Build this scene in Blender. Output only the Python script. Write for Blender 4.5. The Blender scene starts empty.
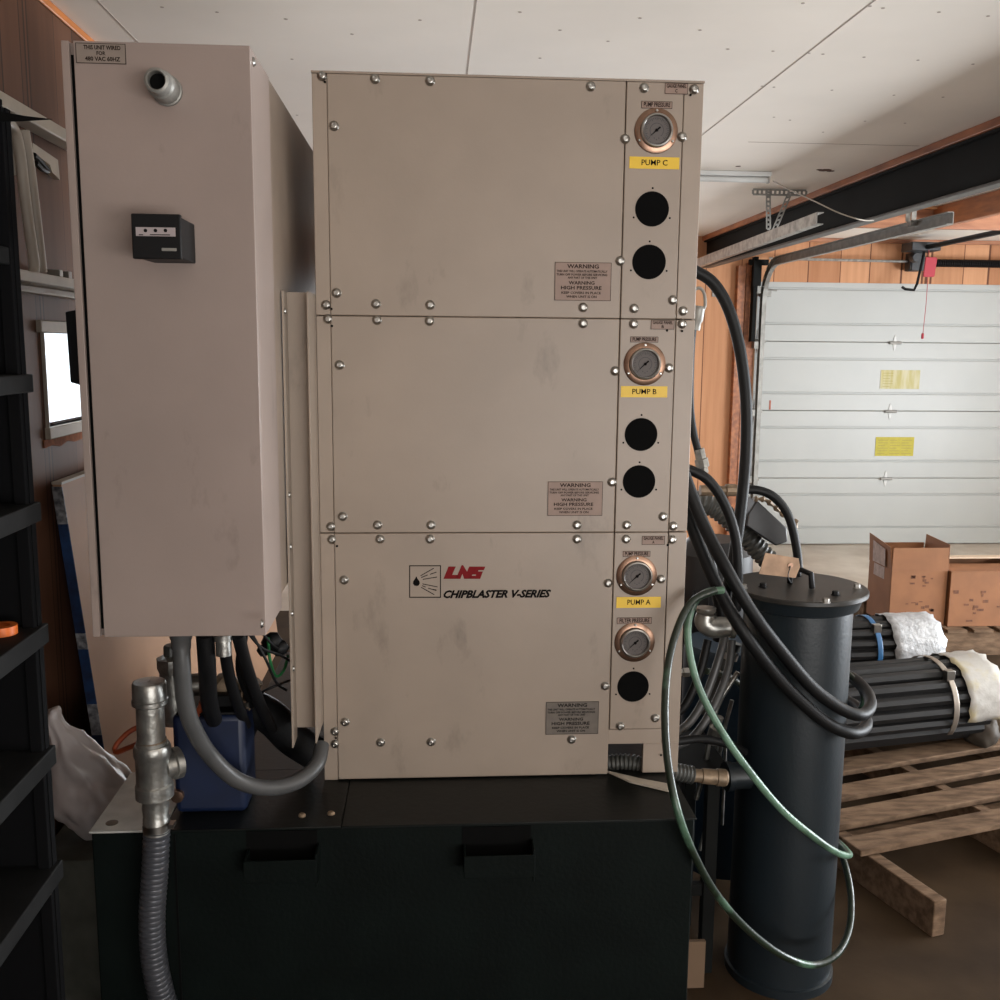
import bpy, math, random
from math import sin, cos, pi, radians, sqrt
from mathutils import Vector, Matrix
random.seed(7)
S = bpy.context.scene
COL = S.collection

# ------------------------------------------------------------------ camera
PITCH, YAW, ROLL, FPX, EYE = radians(8.746), radians(3.894), radians(.527), 1000.0, 1.5
cF = Vector((sin(YAW)*cos(PITCH), cos(YAW)*cos(PITCH), -sin(PITCH)))
cR = Vector((cos(YAW), -sin(YAW), 0)); cU = cR.cross(cF)
R2 = cR*cos(ROLL)+cU*sin(ROLL); U2 = -cR*sin(ROLL)+cU*cos(ROLL)
CAM = Vector((0, 0, EYE))
cd = bpy.data.cameras.new('camera'); cam = bpy.data.objects.new('camera', cd); COL.objects.link(cam)
cd.sensor_width = 36; cd.lens = 36*FPX/1000; cd.clip_start = .02
m3 = Matrix((R2, U2, -cF)).transposed()
cam.matrix_world = Matrix.Translation(CAM) @ m3.to_4x4()
S.camera = cam

def at(px, py, ax, v):
    """measured point: the sight line through (px,py) met with the plane ax = v"""
    d = cF+R2*((px-500)/FPX)-U2*((py-500)/FPX)
    i = 'xyz'.index(ax)
    return CAM+d*((v-CAM[i])/d[i])
def aty(px, py, y): return at(px, py, 'y', y)

# ------------------------------------------------------------------ materials
def mat(name, col, rough=.5, metal=0., var=0., vscale=6., bump=0., bscale=60., col2=None, stretch=None, spec=.5, coat=0., alpha=1., trans=0., lo=.35, hi=.65, scuff=0.):
    m = bpy.data.materials.new(name); m.use_nodes = True
    nt = m.node_tree; b = nt.nodes['Principled BSDF']
    b.inputs['Base Color'].default_value = (*col, 1); b.inputs['Roughness'].default_value = rough
    b.inputs['Metallic'].default_value = metal; b.inputs['Specular IOR Level'].default_value = spec
    b.inputs['Coat Weight'].default_value = coat; b.inputs['Coat Roughness'].default_value = .15
    b.inputs['Alpha'].default_value = alpha; b.inputs['Transmission Weight'].default_value = trans
    tc = nt.nodes.new('ShaderNodeTexCoord'); mp = nt.nodes.new('ShaderNodeMapping')
    geo = nt.nodes.new('ShaderNodeNewGeometry')
    nt.links.new(geo.outputs['Position'], mp.inputs['Vector'])
    if stretch: mp.inputs['Scale'].default_value = stretch
    if var > 0 or col2:
        n = nt.nodes.new('ShaderNodeTexNoise'); n.inputs['Scale'].default_value = vscale; n.inputs['Detail'].default_value = 5
        nt.links.new(mp.outputs[0], n.inputs['Vector'])
        r = nt.nodes.new('ShaderNodeValToRGB'); r.color_ramp.elements[0].position = lo; r.color_ramp.elements[1].position = hi
        c2 = col2 if col2 else tuple(c*(1-var) for c in col)
        r.color_ramp.elements[0].color = (*c2, 1); r.color_ramp.elements[1].color = (*col, 1)
        nt.links.new(n.outputs['Fac'], r.inputs['Fac']); nt.links.new(r.outputs['Color'], b.inputs['Base Color'])
    if scuff:
        mp3 = nt.nodes.new('ShaderNodeMapping'); mp3.inputs['Scale'].default_value = (9, 9, 4); mp3.inputs['Rotation'].default_value = (0, .35, 0); nt.links.new(geo.outputs['Position'], mp3.inputs['Vector'])
        n3 = nt.nodes.new('ShaderNodeTexNoise'); n3.inputs['Scale'].default_value = 1.3; n3.inputs['Detail'].default_value = 7; n3.inputs['Roughness'].default_value = .62
        nt.links.new(mp3.outputs[0], n3.inputs['Vector'])
        r3 = nt.nodes.new('ShaderNodeValToRGB'); r3.color_ramp.elements[0].position = .61; r3.color_ramp.elements[1].position = .74
        r3.color_ramp.elements[0].color = (1, 1, 1, 1); r3.color_ramp.elements[1].color = (1-scuff, 1-scuff, 1-scuff, 1); nt.links.new(n3.outputs['Fac'], r3.inputs['Fac'])
        mxx = nt.nodes.new('ShaderNodeMix'); mxx.data_type = 'RGBA'; mxx.blend_type = 'MULTIPLY'; mxx.inputs['Factor'].default_value = 1
        nt.links.new(r.outputs['Color'], mxx.inputs['A']); nt.links.new(r3.outputs['Color'], mxx.inputs['B']); nt.links.new(mxx.outputs['Result'], b.inputs['Base Color'])
    if bump > 0:
        n2 = nt.nodes.new('ShaderNodeTexNoise'); n2.inputs['Scale'].default_value = bscale; n2.inputs['Detail'].default_value = 3
        nt.links.new(mp.outputs[0], n2.inputs['Vector'])
        bp = nt.nodes.new('ShaderNodeBump'); bp.inputs['Strength'].default_value = bump; bp.inputs['Distance'].default_value = .004
        nt.links.new(n2.outputs['Fac'], bp.inputs['Height']); nt.links.new(bp.outputs['Normal'], b.inputs['Normal'])
    return m

def plank_mat(name, c1, c2, width, axis, dark, rough=.55, gap=.012):
    """upright boards: colour varies per board, grain along z, dark grooves"""
    m = bpy.data.materials.new(name); m.use_nodes = True
    nt = m.node_tree; b = nt.nodes['Principled BSDF']; b.inputs['Roughness'].default_value = rough; b.inputs['Specular IOR Level'].default_value = .15
    N = nt.nodes.new; L = nt.links.new
    g = N('ShaderNodeNewGeometry'); sp = N('ShaderNodeSeparateXYZ'); L(g.outputs['Position'], sp.inputs[0])
    dv = N('ShaderNodeMath'); dv.operation = 'DIVIDE'; L(sp.outputs[axis], dv.inputs[0]); dv.inputs[1].default_value = width
    wob = N('ShaderNodeTexNoise'); wob.noise_dimensions = '1D'; wob.inputs['Scale'].default_value = .9; L(dv.outputs[0], wob.inputs['W'])
    ad = N('ShaderNodeMath'); L(dv.outputs[0], ad.inputs[0]); L(wob.outputs['Fac'], ad.inputs[1])
    fl = N('ShaderNodeMath'); fl.operation = 'FLOOR'; L(ad.outputs[0], fl.inputs[0])
    fr = N('ShaderNodeMath'); fr.operation = 'FRACT'; L(ad.outputs[0], fr.inputs[0])
    wn = N('ShaderNodeTexWhiteNoise'); wn.noise_dimensions = '1D'; L(fl.outputs[0], wn.inputs['W'])
    mp = N('ShaderNodeMapping'); mp.inputs['Scale'].default_value = (14, 14, .9); L(g.outputs['Position'], mp.inputs[0])
    n = N('ShaderNodeTexNoise'); n.inputs['Scale'].default_value = 2.2; n.inputs['Detail'].default_value = 6; L(mp.outputs[0], n.inputs['Vector'])
    mx = N('ShaderNodeMath'); mx.operation = 'MULTIPLY_ADD'; L(wn.outputs['Value'], mx.inputs[0]); mx.inputs[1].default_value = .45; 
    mm = N('ShaderNodeMath'); mm.operation = 'MULTIPLY'; L(n.outputs['Fac'], mm.inputs[0]); mm.inputs[1].default_value = .6; L(mm.outputs[0], mx.inputs[2])
    r = N('ShaderNodeValToRGB'); r.color_ramp.elements[0].position = .15; r.color_ramp.elements[1].position = .8
    r.color_ramp.elements[0].color = (*c1, 1); r.color_ramp.elements[1].color = (*c2, 1); L(mx.outputs[0], r.inputs[0])
    lt = N('ShaderNodeMath'); lt.operation = 'LESS_THAN'; L(fr.outputs[0], lt.inputs[0]); lt.inputs[1].default_value = gap/width
    mi = N('ShaderNodeMix'); mi.data_type = 'RGBA'; L(lt.outputs[0], mi.inputs['Factor']); L(r.outputs[0], mi.inputs['A']); mi.inputs['B'].default_value = (*dark, 1)
    L(mi.outputs['Result'], b.inputs['Base Color'])
    return m

M = {}
M['paint'] = mat('beige painted steel', (.305, .243, .193), .42, var=.10, vscale=5, bump=.03, bscale=220, scuff=.28)
M['paint2'] = mat('beige enclosure paint', (.30, .236, .208), .36, var=.12, vscale=4, bump=.03, bscale=200, scuff=.30)
M['paint_gloss'] = mat('bare brushed sheet', (.42, .33, .26), .38, metal=.6, var=.25, vscale=5)
M['paint_post'] = mat('beige post paint', (.32, .255, .203), .4, var=.08, vscale=8)
M['seam'] = mat('unpainted inner frame', (.10, .08, .065), .8)
M['tank'] = mat('dark green tank paint', (.003, .0055, .0048), .6, spec=.1, var=.3, vscale=9, bump=.15, bscale=120)
M['tank_top'] = mat('tank lid paint', (.005, .0062, .0055), .45, spec=.25, var=.35, vscale=14, bump=.1, bscale=80)
M['black'] = mat('black plastic', (.005, .005, .0055), .5, spec=.2)
M['hole'] = mat('matt black', (.0025, .0025, .0025), .9, spec=.1)
M['rubber'] = mat('black rubber hose', (.0055, .0055, .006), .5, spec=.25, bump=.15, bscale=300)
M['rubber_green'] = mat('mottled green hose', (.012, .020, .012), .33, col2=(.07, .14, .09), vscale=9, lo=.33, hi=.47, bump=.2, bscale=150)  # dark green broken by lighter green patches
M['green_sheen'] = mat('green hose with sheen', (.12, .22, .15), .36, col2=(.02, .04, .025), vscale=11, bump=.2, bscale=150, lo=.35, hi=.5)  # hose is dark green; the pale patches paint its lit sheen
M['rubber_grey'] = mat('grey conduit', (.07, .07, .07), .4, var=.2, vscale=20)
M['ribbed'] = mat('ribbed grey hose', (.085, .088, .10), .3, metal=.35)
M['ribbed_dark'] = mat('ribbed dark hose', (.055, .055, .05), .4)
M['galv'] = mat('galvanised iron', (.42, .41, .38), .36, metal=.85, var=.45, vscale=28, bump=.25, bscale=90)
M['galv2'] = mat('galvanised track', (.30, .29, .265), .45, metal=.35, var=.3, vscale=20)
M['chrome'] = mat('chrome', (.42, .41, .39), .3, metal=1)
M['zinc'] = mat('zinc bolt', (.36, .345, .32), .3, metal=1)
M['coppery'] = mat('coppery metal with brown reflection', (.27, .165, .115), .3, metal=.9, var=.25, vscale=40)  # gauge flanges are chrome; the brown they reflect is painted into this colour
M['dial'] = mat('grey dial', (.115, .10, .095), .6, spec=.3)
M['dial_mark'] = mat('dial ink', (.03, .03, .03), .6)
M['yellow'] = mat('yellow tape', (.72, .46, .015), .45)
M['ink'] = mat('black ink', (.006, .005, .005), .9, spec=.1)
M['plate'] = mat('engraved tan plate', (.27, .18, .14), .5, var=.12, vscale=30)
M['plate_dark'] = mat('worn plate', (.13, .105, .085), .5, var=.2, vscale=50)
M['plate_ink'] = mat('engraved letters', (.022, .013, .010), .8, spec=.1)
M['red'] = mat('red logo', (.17, .006, .008), .7, spec=.2)
M['redtag'] = mat('red plastic', (.36, .015, .03), .6)
M['orange'] = mat('orange hose', (.35, .06, .015), .45)
M['blue'] = mat('blue pump paint', (.004, .012, .045), .5, var=.35, vscale=12)
M['blue_drum'] = mat('blue drum', (.015, .035, .06), .45)
M['canister'] = mat('charcoal canister paint', (.011, .0165, .021), .38, spec=.45, var=.15, vscale=7, bump=.1, bscale=120)
M['lid'] = mat('canister lid', (.03, .028, .025), .38, var=.35, vscale=20)
M['ceiling'] = mat('white ceiling board', (.86, .80, .72), .7, var=.06, vscale=2.2)
M['ceil_mark'] = mat('ceiling seam', (.42, .36, .31), .8)
M['stain'] = mat('brown stain', (.10, .04, .02), .8)
M['white'] = mat('white paint', (.60, .60, .58), .5, var=.05, vscale=3)
M['door'] = mat('white steel door', (.41, .415, .395), .4, var=.05, vscale=2)
M['cream'] = mat('cream wood', (.52, .46, .38), .55, var=.15, vscale=14)
M['cream_tube'] = mat('cream steel tube', (.45, .40, .34), .4)
M['wood'] = mat('orange stained wood', (.42, .15, .055), .45, col2=(.22, .075, .03), vscale=5, stretch=(6, 1, 6))
M['wood_trim'] = mat('bright orange trim', (.62, .20, .04), .4, var=.2, vscale=9)
M['woodx'] = mat('brown joist', (.40, .17, .08), .5, col2=(.24, .09, .04), vscale=5, stretch=(1, 6, 6))
M['pallet'] = mat('pallet wood', (.21, .135, .085), .8, spec=.15, col2=(.10, .062, .038), vscale=8, stretch=(1.5, 5, 5), bump=.4, bscale=40)
M['beam'] = mat('black steel beam', (.007, .0075, .007), .75, spec=.15, var=.3, vscale=5)
M['beam_edge'] = mat('worn beam edge', (.075, .07, .063), .45, var=.4, vscale=10)
M['card'] = mat('cardboard', (.27, .112, .045), .75, var=.16, vscale=9)
M['card_in'] = mat('cardboard inside', (.19, .08, .04), .8)
M['card_print'] = mat('box print', (.17, .065, .03), .8, var=.4, vscale=60)
M['label_grey'] = mat('worn shipping label', (.42, .30, .25), .6, var=.35, vscale=40)
M['sheet'] = mat('tan fibreboard', (.46, .26, .15), .6, var=.12, vscale=5)
M['blue_tape'] = mat('blue banded edge', (.012, .035, .10), .6, spec=.2, col2=(.01, .015, .04), vscale=30)
M['grey_tape'] = mat('printed edge band', (.30, .30, .31), .5, col2=(.06, .06, .07), vscale=70)
M['floor'] = mat('brown concrete floor', (.060, .038, .021), .8, spec=.12, col2=(.034, .021, .012), vscale=3.0, bump=.15, bscale=30, lo=.35, hi=.6)
M['shelf'] = mat('black shelf', (.003, .003, .0035), .85, spec=.1)
M['shelf_edge'] = mat('dark grey shelf board', (.013, .013, .013), .7, spec=.12, var=.4, vscale=14)
M['bar'] = mat('black mill bar', (.018, .017, .017), .45, metal=.25, spec=.3, var=.3, vscale=16, stretch=(1, 4, 4))
M['foam'] = mat('cloudy plastic wrap', (.42, .40, .37), .35, col2=(.44, .38, .24), vscale=9, lo=.36, hi=.46, bump=.5, bscale=30)
M['bubble'] = mat('silver bubble wrap', (.55, .56, .58), .35, metal=.2, var=.3, vscale=45, bump=.9, bscale=70)
M['bag'] = mat('white plastic bag', (.62, .55, .53), .35, var=.12, vscale=6, bump=.3, bscale=14)
M['steel_strap'] = mat('steel strap', (.30, .26, .22), .4, metal=.7)
M['blue_strap'] = mat('blue strap', (.02, .11, .26), .4)
M['tagwood'] = mat('tan cardboard tag', (.55, .36, .24), .7, var=.35, vscale=30)
M['brass'] = mat('tarnished brass', (.28, .20, .13), .5, metal=.4, var=.4, vscale=50)
M['wire_green'] = mat('green wire', (.02, .16, .05), .5)
M['motor'] = mat('dark motor grey', (.028, .028, .031), .45, var=.3, vscale=20)
M['notice'] = mat('yellow notice', (.46, .39, .035), .6, var=.12, vscale=30)
M['notice_faded'] = mat('creased notice film', (.40, .34, .10), .5, col2=(.50, .46, .28), vscale=5, stretch=(6, 1, 1))
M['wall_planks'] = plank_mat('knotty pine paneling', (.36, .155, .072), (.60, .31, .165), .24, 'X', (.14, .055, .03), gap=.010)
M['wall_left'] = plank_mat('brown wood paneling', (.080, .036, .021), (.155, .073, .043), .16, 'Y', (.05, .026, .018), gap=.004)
M['wall_white'] = mat('plain wall', (.42, .36, .30), .8)

# ------------------------------------------------------------------ mesh builder
def spline(pts, n=10):
    P = [Vector(p) for p in pts]
    if len(P) < 3: return P
    P = [P[0]*2-P[1]]+P+[P[-1]*2-P[-2]]
    out = []
    for i in range(1, len(P)-2):
        a, b, c, d = P[i-1:i+3]
        for k in range(n):
            t = k/n
            out.append(.5*((2*b)+(c-a)*t+(2*a-5*b+4*c-d)*t*t+(3*b-a-3*c+d)*t*t*t))
    out.append(P[-2]); return out
def resample(P, step):
    out = [P[0].copy()]; acc = 0
    for a, b in zip(P, P[1:]):
        L = (b-a).length
        if L < 1e-9: continue
        t = step-acc
        while t <= L:
            out.append(a+(b-a)*(t/L)); t += step
        acc = L-(t-step)
    if (out[-1]-P[-1]).length > step*.3: out.append(P[-1].copy())
    return out

class MB:
    def __init__(s): s.v = []; s.f = []; s.m = []
    def add(s, vs, fs, mi=0):
        o = len(s.v); s.v += [Vector(v) for v in vs]; s.f += [[i+o for i in f] for f in fs]; s.m += [mi]*len(fs); return s
    def box(s, lo, hi, mi=0, rot=None, org=None):
        (a, b, c), (d, e, f) = lo, hi
        vs = [Vector(v) for v in ((a,b,c),(d,b,c),(d,e,c),(a,e,c),(a,b,f),(d,b,f),(d,e,f),(a,e,f))]
        if rot is not None: vs = [rot @ (v-Vector(org))+Vector(org) for v in vs]
        return s.add(vs, [(0,3,2,1),(4,5,6,7),(0,1,5,4),(1,2,6,5),(2,3,7,6),(3,0,4,7)], mi)
    def obox(s, c, ex, ey, ez, mi=0):
        """box at centre c with half-axis vectors"""
        c, ex, ey, ez = map(Vector, (c, ex, ey, ez))
        vs = [c+ex*i+ey*j+ez*k for k in (-1, 1) for i, j in ((-1,-1),(1,-1),(1,1),(-1,1))]
        return s.add(vs, [(0,3,2,1),(4,5,6,7),(0,1,5,4),(1,2,6,5),(2,3,7,6),(3,0,4,7)], mi)
    def prism(s, pts, off, mi=0):
        """polygon (3d points) pushed along off"""
        P = [Vector(p) for p in pts]; off = Vector(off); n = len(P)
        s.add(P+[p+off for p in P], [list(range(n))[::-1], [i+n for i in range(n)]]+[(i, (i+1) % n, (i+1) % n+n, i+n) for i in range(n)], mi); return s
    def tube(s, pts, r, n=12, mi=0, rf=None, cap=True):
        P = [Vector(p) for p in pts]; k = len(P); T = []
        for i in range(k):
            t = P[min(i+1, k-1)]-P[max(i-1, 0)]
            T.append(t.normalized() if t.length > 1e-9 else Vector((0, 0, 1)))
        u = T[0].orthogonal().normalized(); vs = []
        for i in range(k):
            u = (u-T[i]*u.dot(T[i])).normalized(); w = T[i].cross(u)
            rr = r if rf is None else rf(i, i/(k-1))
            for j in range(n):
                a = 2*pi*j/n; vs.append(P[i]+(u*cos(a)+w*sin(a))*rr)
        fs = [(i*n+j, i*n+(j+1) % n, (i+1)*n+(j+1) % n, (i+1)*n+j) for i in range(k-1) for j in range(n)]
        if cap: fs += [list(range(n))[::-1], [(k-1)*n+j for j in range(n)]]
        return s.add(vs, fs, mi)
    def lathe(s, prof, base, axis=(0, 0, 1), n=28, mi=0, cap=True):
        """prof: (r, h) pairs along axis"""
        base = Vector(base); A = Vector(axis).normalized(); u = A.orthogonal().normalized(); w = A.cross(u); k = len(prof); vs = []
        for r, h in prof:
            for j in range(n):
                a = 2*pi*j/n; vs.append(base+A*h+(u*cos(a)+w*sin(a))*max(r, 1e-5))
        fs = [(i*n+j, i*n+(j+1) % n, (i+1)*n+(j+1) % n, (i+1)*n+j) for i in range(k-1) for j in range(n)]
        if cap: fs += [list(range(n))[::-1], [(k-1)*n+j for j in range(n)]]
        return s.add(vs, fs, mi)

def link(name, o, parent=None):
    COL.objects.link(o)
    if parent: o.parent = parent
    return o
def root_of(o):
    while o.parent: o = o.parent
    return o
def build(mb, name, mats, parent=None, bevel=0, loc=None, smooth=True, sharp=34, seg=2):
    """links mb as one mesh; coordinates in mb are world coordinates unless loc is given"""
    me = bpy.data.meshes.new(name)
    if parent is not None and loc is None: off = Vector(root_of(parent).location)
    elif parent is None and loc is None and mb.v:
        xs = [v.x for v in mb.v]; ys = [v.y for v in mb.v]; zs = [v.z for v in mb.v]
        off = Vector(((min(xs)+max(xs))/2, (min(ys)+max(ys))/2, min(zs)))
    else: off = Vector((0, 0, 0))
    me.from_pydata([tuple(v-off) for v in mb.v], [], mb.f)
    if not isinstance(mats, (list, tuple)): mats = [mats]
    for m in mats: me.materials.append(m if not isinstance(m, str) else M[m])
    me.polygons.foreach_set('material_index', mb.m)
    if smooth:
        me.polygons.foreach_set('use_smooth', [True]*len(me.polygons)); me.set_sharp_from_angle(angle=radians(sharp))
    me.update()
    o = bpy.data.objects.new(name, me); link(name, o, parent)
    if parent is None and loc is None: o.location = off
    if loc is not None: o.location = loc
    if bevel:
        b = o.modifiers.new('bevel', 'BEVEL'); b.width = bevel; b.segments = seg; b.limit_method = 'ANGLE'; b.angle_limit = radians(40)
    return o
def tag(o, label=None, cat=None, group=None, kind=None):
    if label: o['label'] = label
    if cat: o['category'] = cat
    if group: o['group'] = group
    if kind: o['kind'] = kind
    return o
def thing(name, loc, label, cat, group=None):
    o = bpy.data.objects.new(name, None); o.empty_display_size = .05; COL.objects.link(o); o.location = loc
    return tag(o, label, cat, group)
def struct(mb, name, mats, parent=None, **k):
    o = build(mb, name, mats, parent, **k)
    if parent is None: tag(o, kind='structure')
    return o
def text(name, body, size, pos, mat_, parent, xdir=(1, 0, 0), zdir=(0, 0, 1), align='CENTER', shear=0, depth=.0006, space=1, width=None, bold=0):
    """lettering: pos is a world point on the surface, letters run along xdir, upright along zdir"""
    cu = bpy.data.curves.new(name, 'FONT'); cu.body = body; cu.size = size; cu.align_x = align; cu.align_y = 'CENTER'
    cu.extrude = depth; cu.shear = shear; cu.space_character = space; cu.offset = bold; cu.resolution_u = 2
    t = bpy.data.objects.new(name, cu); COL.objects.link(t)
    dg = bpy.context.evaluated_depsgraph_get(); dg.update()
    me = bpy.data.meshes.new_from_object(t.evaluated_get(dg)); COL.objects.unlink(t); bpy.data.objects.remove(t)
    X = Vector(xdir).normalized(); Z = Vector(zdir).normalized(); N = X.cross(Z)
    sx = 1
    if width:
        xs = [v.co.x for v in me.vertices]; sx = width/(max(xs)-min(xs))
    off = Vector(root_of(parent).location)
    for v in me.vertices:
        c = v.co.copy(); v.co = Vector(pos)+X*c.x*sx+Z*c.y+N*(c.z)-off
    me.materials.clear(); me.materials.append(M[mat_])
    for p in me.polygons: p.material_index = 0
    o = bpy.data.objects.new(name, me); link(name, o, parent); return o

# ------------------------------------------------------------------ the room
XL, XR, YN, YF, ZC = -.92, 5.6, -3.2, 7.42, 2.31
struct(MB().box((XL-.1, YN-.1, -.1), (XR+.1, 5.6, 0), 0).box((XL-.1, 5.6, -.1), (XR+.1, YF+.4, 0), 1), 'floor', ['floor', mat('pale concrete with door light', (.62, .56, .48), .5, col2=(.42, .35, .28), vscale=2.5)])  # pale far strip and dark near floor carry part of the light falloff
c = MB().box((XL-.1, YN-.1, ZC), (XR+.1, YF+.3, ZC+.05), 0)
def cseam(x0, y0, x1, y1, w=.003): c.box((min(x0, x1)-w/2*(x0 == x1), min(y0, y1)-w/2*(y0 == y1), ZC-.0012), (max(x0, x1)+w/2*(x0 == x1), max(y0, y1)+w/2*(y0 == y1), ZC-.0002), 1)
cseam(1.036, YN, 1.036, 4.05); cseam(.105, YN, .105, YF, .0025); cseam(-.80, 1.5, -.80, 3.2, .003)
yy = at(800, 143, 'z', ZC).y
cseam(1.25, yy, 1.95, yy, .004); cseam(1.036, 4.1, 1.036, YF, .001)
for px, py in ((803,3),(870,6),(883,8),(939,12),(988,16),(728,49),(773,51),(809,53),(823,54),(864,57),(918,60),(973,64),(762,86),(774,87),(832,90),(894,95),(943,97),(774,117),(790,120),(865,121),(905,123),(823,132),(162,7),(217,12),(286,19),(292,59),(297,115),(608,41),(520,12),(560,30),(640,18),(700,30),(420,20),(352,34),(540,58)):
    p = at(px, py, 'z', ZC); c.lathe([(.0045, 0), (.0045, .001)], (p.x, p.y, ZC-.0012), n=8, mi=1)
p = at(825, 170, 'z', ZC)
for dx, dy, r in ((0, 0, .03), (.035, .02, .018), (-.03, -.01, .014), (-.58+.16, -.05, .012), (-.40, .1, .014)): c.lathe([(r, 0), (r, .001)], (p.x+dx, p.y+dy, ZC-.0016), n=9, mi=2)
struct(c, 'ceiling', ['ceiling', 'ceil_mark', 'stain'], smooth=False)

# left wall with its little window
WY0, WY1, WZ0, WZ1 = 2.455, 3.12, 1.298, 1.522
w = MB()
w.box((XL-.05, YN, 0), (XL, WY0, ZC)); w.box((XL-.05, WY1, 0), (XL, YF, ZC)); w.box((XL-.05, WY0, 0), (XL, WY1, WZ0)); w.box((XL-.05, WY0, WZ1), (XL, WY1, ZC))
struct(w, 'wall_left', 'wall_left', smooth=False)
win = tag(bpy.data.objects.new('window_1', None), kind='structure'); COL.objects.link(win); win.location = (XL, WY0, WZ0)
fr = MB(); t = .028
fr.box((XL-.049, WY0-t, WZ1), (XL+.012, WY1+t, WZ1+t)); fr.box((XL-.049, WY0-.012, WZ0-t), (XL+.012, WY1+t, WZ0))
fr.box((XL-.03, WY0-.006, WZ0), (XL+.008, WY0, WZ1)); fr.box((XL-.05, WY1, WZ0), (XL+.012, WY1+t, WZ1))
build(fr, 'window_frame', 'cream', win, bevel=.002)
rg = MB(); pts = [(XL+.003, WY0-t, WZ0-t)]
for i in range(15): pts.append((XL+.003, WY0-t+i*(WY1-WY0+2*t)/14, WZ0-t-.014-random.random()*.016))
pts.append((XL+.003, WY1+t, WZ0-t)); rg.prism(pts, (-.004, 0, 0)); build(rg, 'torn_plaster_edge', mat('crumbled orange edge', (.40, .14, .06), .9, var=.4, vscale=60), win, smooth=False)
gm = mat('window glass', (1, 1, 1), .05, alpha=.06)
build(MB().box((XL-.03, WY0, WZ0), (XL-.026, WY1, WZ1)), 'pane', gm, win, smooth=False)
tr = MB(); tr.box((XL, YN, ZC-.022), (XL+.008, YF, ZC-.001)); struct(tr, 'trim_1', 'wood_trim', bevel=.004)

# far wall: pine boards round the garage door
DX0, DX1, DZ = 2.405, 4.62, 1.99
w = MB(); w.box((XL-.12, YF, 0), (-.5, YF+.1, ZC)); w.box((-.5, YF, 1.95), (1.25, YF+.1, ZC)); w.box((1.25, YF, 0), (DX0, YF+.1, ZC)); w.box((DX0, YF, DZ), (DX1, YF+.1, ZC)); w.box((DX1, YF, 0), (XR, YF+.1, ZC))  # opening behind the machine added to let light reach the leaning sheets
struct(w, 'wall_back', 'wall_planks', smooth=False)
tr = MB(); tr.box((DX0-.10, YF-.03, 0), (DX0-.02, YF-.001, 2.12)); tr.box((DX0-.17, YF-.055, 0), (DX0-.11, YF-.001, 2.1))
struct(tr, 'trim_2', 'wood', bevel=.003)
tr = MB(); tr.box((2.2, YF-.03, ZC-.03), (XR, YF-.001, ZC-.001)); struct(tr, 'trim_3', 'woodx', bevel=.003)
# right wall and wall behind the camera, each with a large doorway to the daylight
OY0, OY1, OZ = 1.6, 4.6, 2.1
w = MB(); w.box((XR, YN, 0), (XR+.1, OY0, ZC)); w.box((XR, OY1, 0), (XR+.1, YF, ZC)); w.box((XR, OY0, OZ), (XR+.1, OY1, ZC))
struct(w, 'wall_right', 'wall_white', smooth=False)
BX0, BX1 = .5, 4.6
w = MB(); w.box((XL-.1, YN-.1, 0), (BX0, YN, ZC)); w.box((BX1, YN-.1, 0), (XR+.1, YN, ZC)); w.box((BX0, YN-.1, OZ), (BX1, YN, ZC))
struct(w, 'wall_front', 'wall_white', smooth=False)

# garage door
door = tag(bpy.data.objects.new('door_1', None), kind='structure'); COL.objects.link(door); door.location = ((DX0+DX1)/2, YF+.03, 0)
SH = .517; yd = YF+.03
build(MB().box((DX0-.05, yd+.041, 0), (DX1+.05, yd+.06, 2.12)), 'door_light_stop', 'door', door)  # unseen plate added to stop outside light leaking through the section joints
for k in range(4):
    z0 = .004+k*SH; z1 = z0+SH-.001; d = MB()
    d.box((DX0-.04, yd, z0), (DX1+.04, yd+.04, z1))
    pz = [(z0+.135, z0+.385)]
    d.box((DX0-.04, yd-.012, z0+.001), (DX1+.04, yd, z0+.125)); d.box((DX0-.04, yd-.012, z0+.395), (DX1+.04, yd, z1-.001))
    d.box((DX0-.04, yd-.012, z0+.138), (DX1+.04, yd, z0+.382))
    build(d, 'door_section', 'door', door, bevel=.004)
def hinge(x, z, w=.035, h=.11):
    m = MB(); y = yd-.014
    m.prism([(x-w*.42, y, z), (x-w*.2, y, z+h*.42), (x, y, z+h*.55), (x+w*.2, y, z+h*.42), (x+w*.42, y, z), (x+w*.2, y, z-h*.42), (x, y, z-h*.55), (x-w*.2, y, z-h*.42)], (0, -.004, 0), 0)
    m.lathe([(.011, -.045), (.011, .045)], (x, y-.012, z), (1, 0, 0), 12, 1)
    build(m, 'hinge', ['white', 'galv2'], door)
for z in (SH, 2*SH, 3*SH): hinge(3.485, z)
for z in (SH, 2*SH, 3*SH):
    m = MB(); x = DX0+.045; m.box((x-.025, yd-.02, z-.085), (x+.025, yd-.014, z+.085), 0); m.box((x-.03, yd-.05, z-.012), (x+.03, yd-.02, z+.012), 1)
    m.lathe([(.018, 0), (.018, .03)], (x-.06, yd-.045, z), (1, 0, 0), 14, 1); build(m, 'roller_hinge', ['white', 'galv2'], door, bevel=.001)
m = MB(); m.box((DX0+.02, yd-.05, 1.88), (DX0+.10, yd-.014, 1.935)); m.tube([(DX0+.05, yd-.05, 1.93), (DX0+.14, yd-.05, 1.925)], .006); build(m, 'top_bracket', 'galv2', door, bevel=.002)
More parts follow.
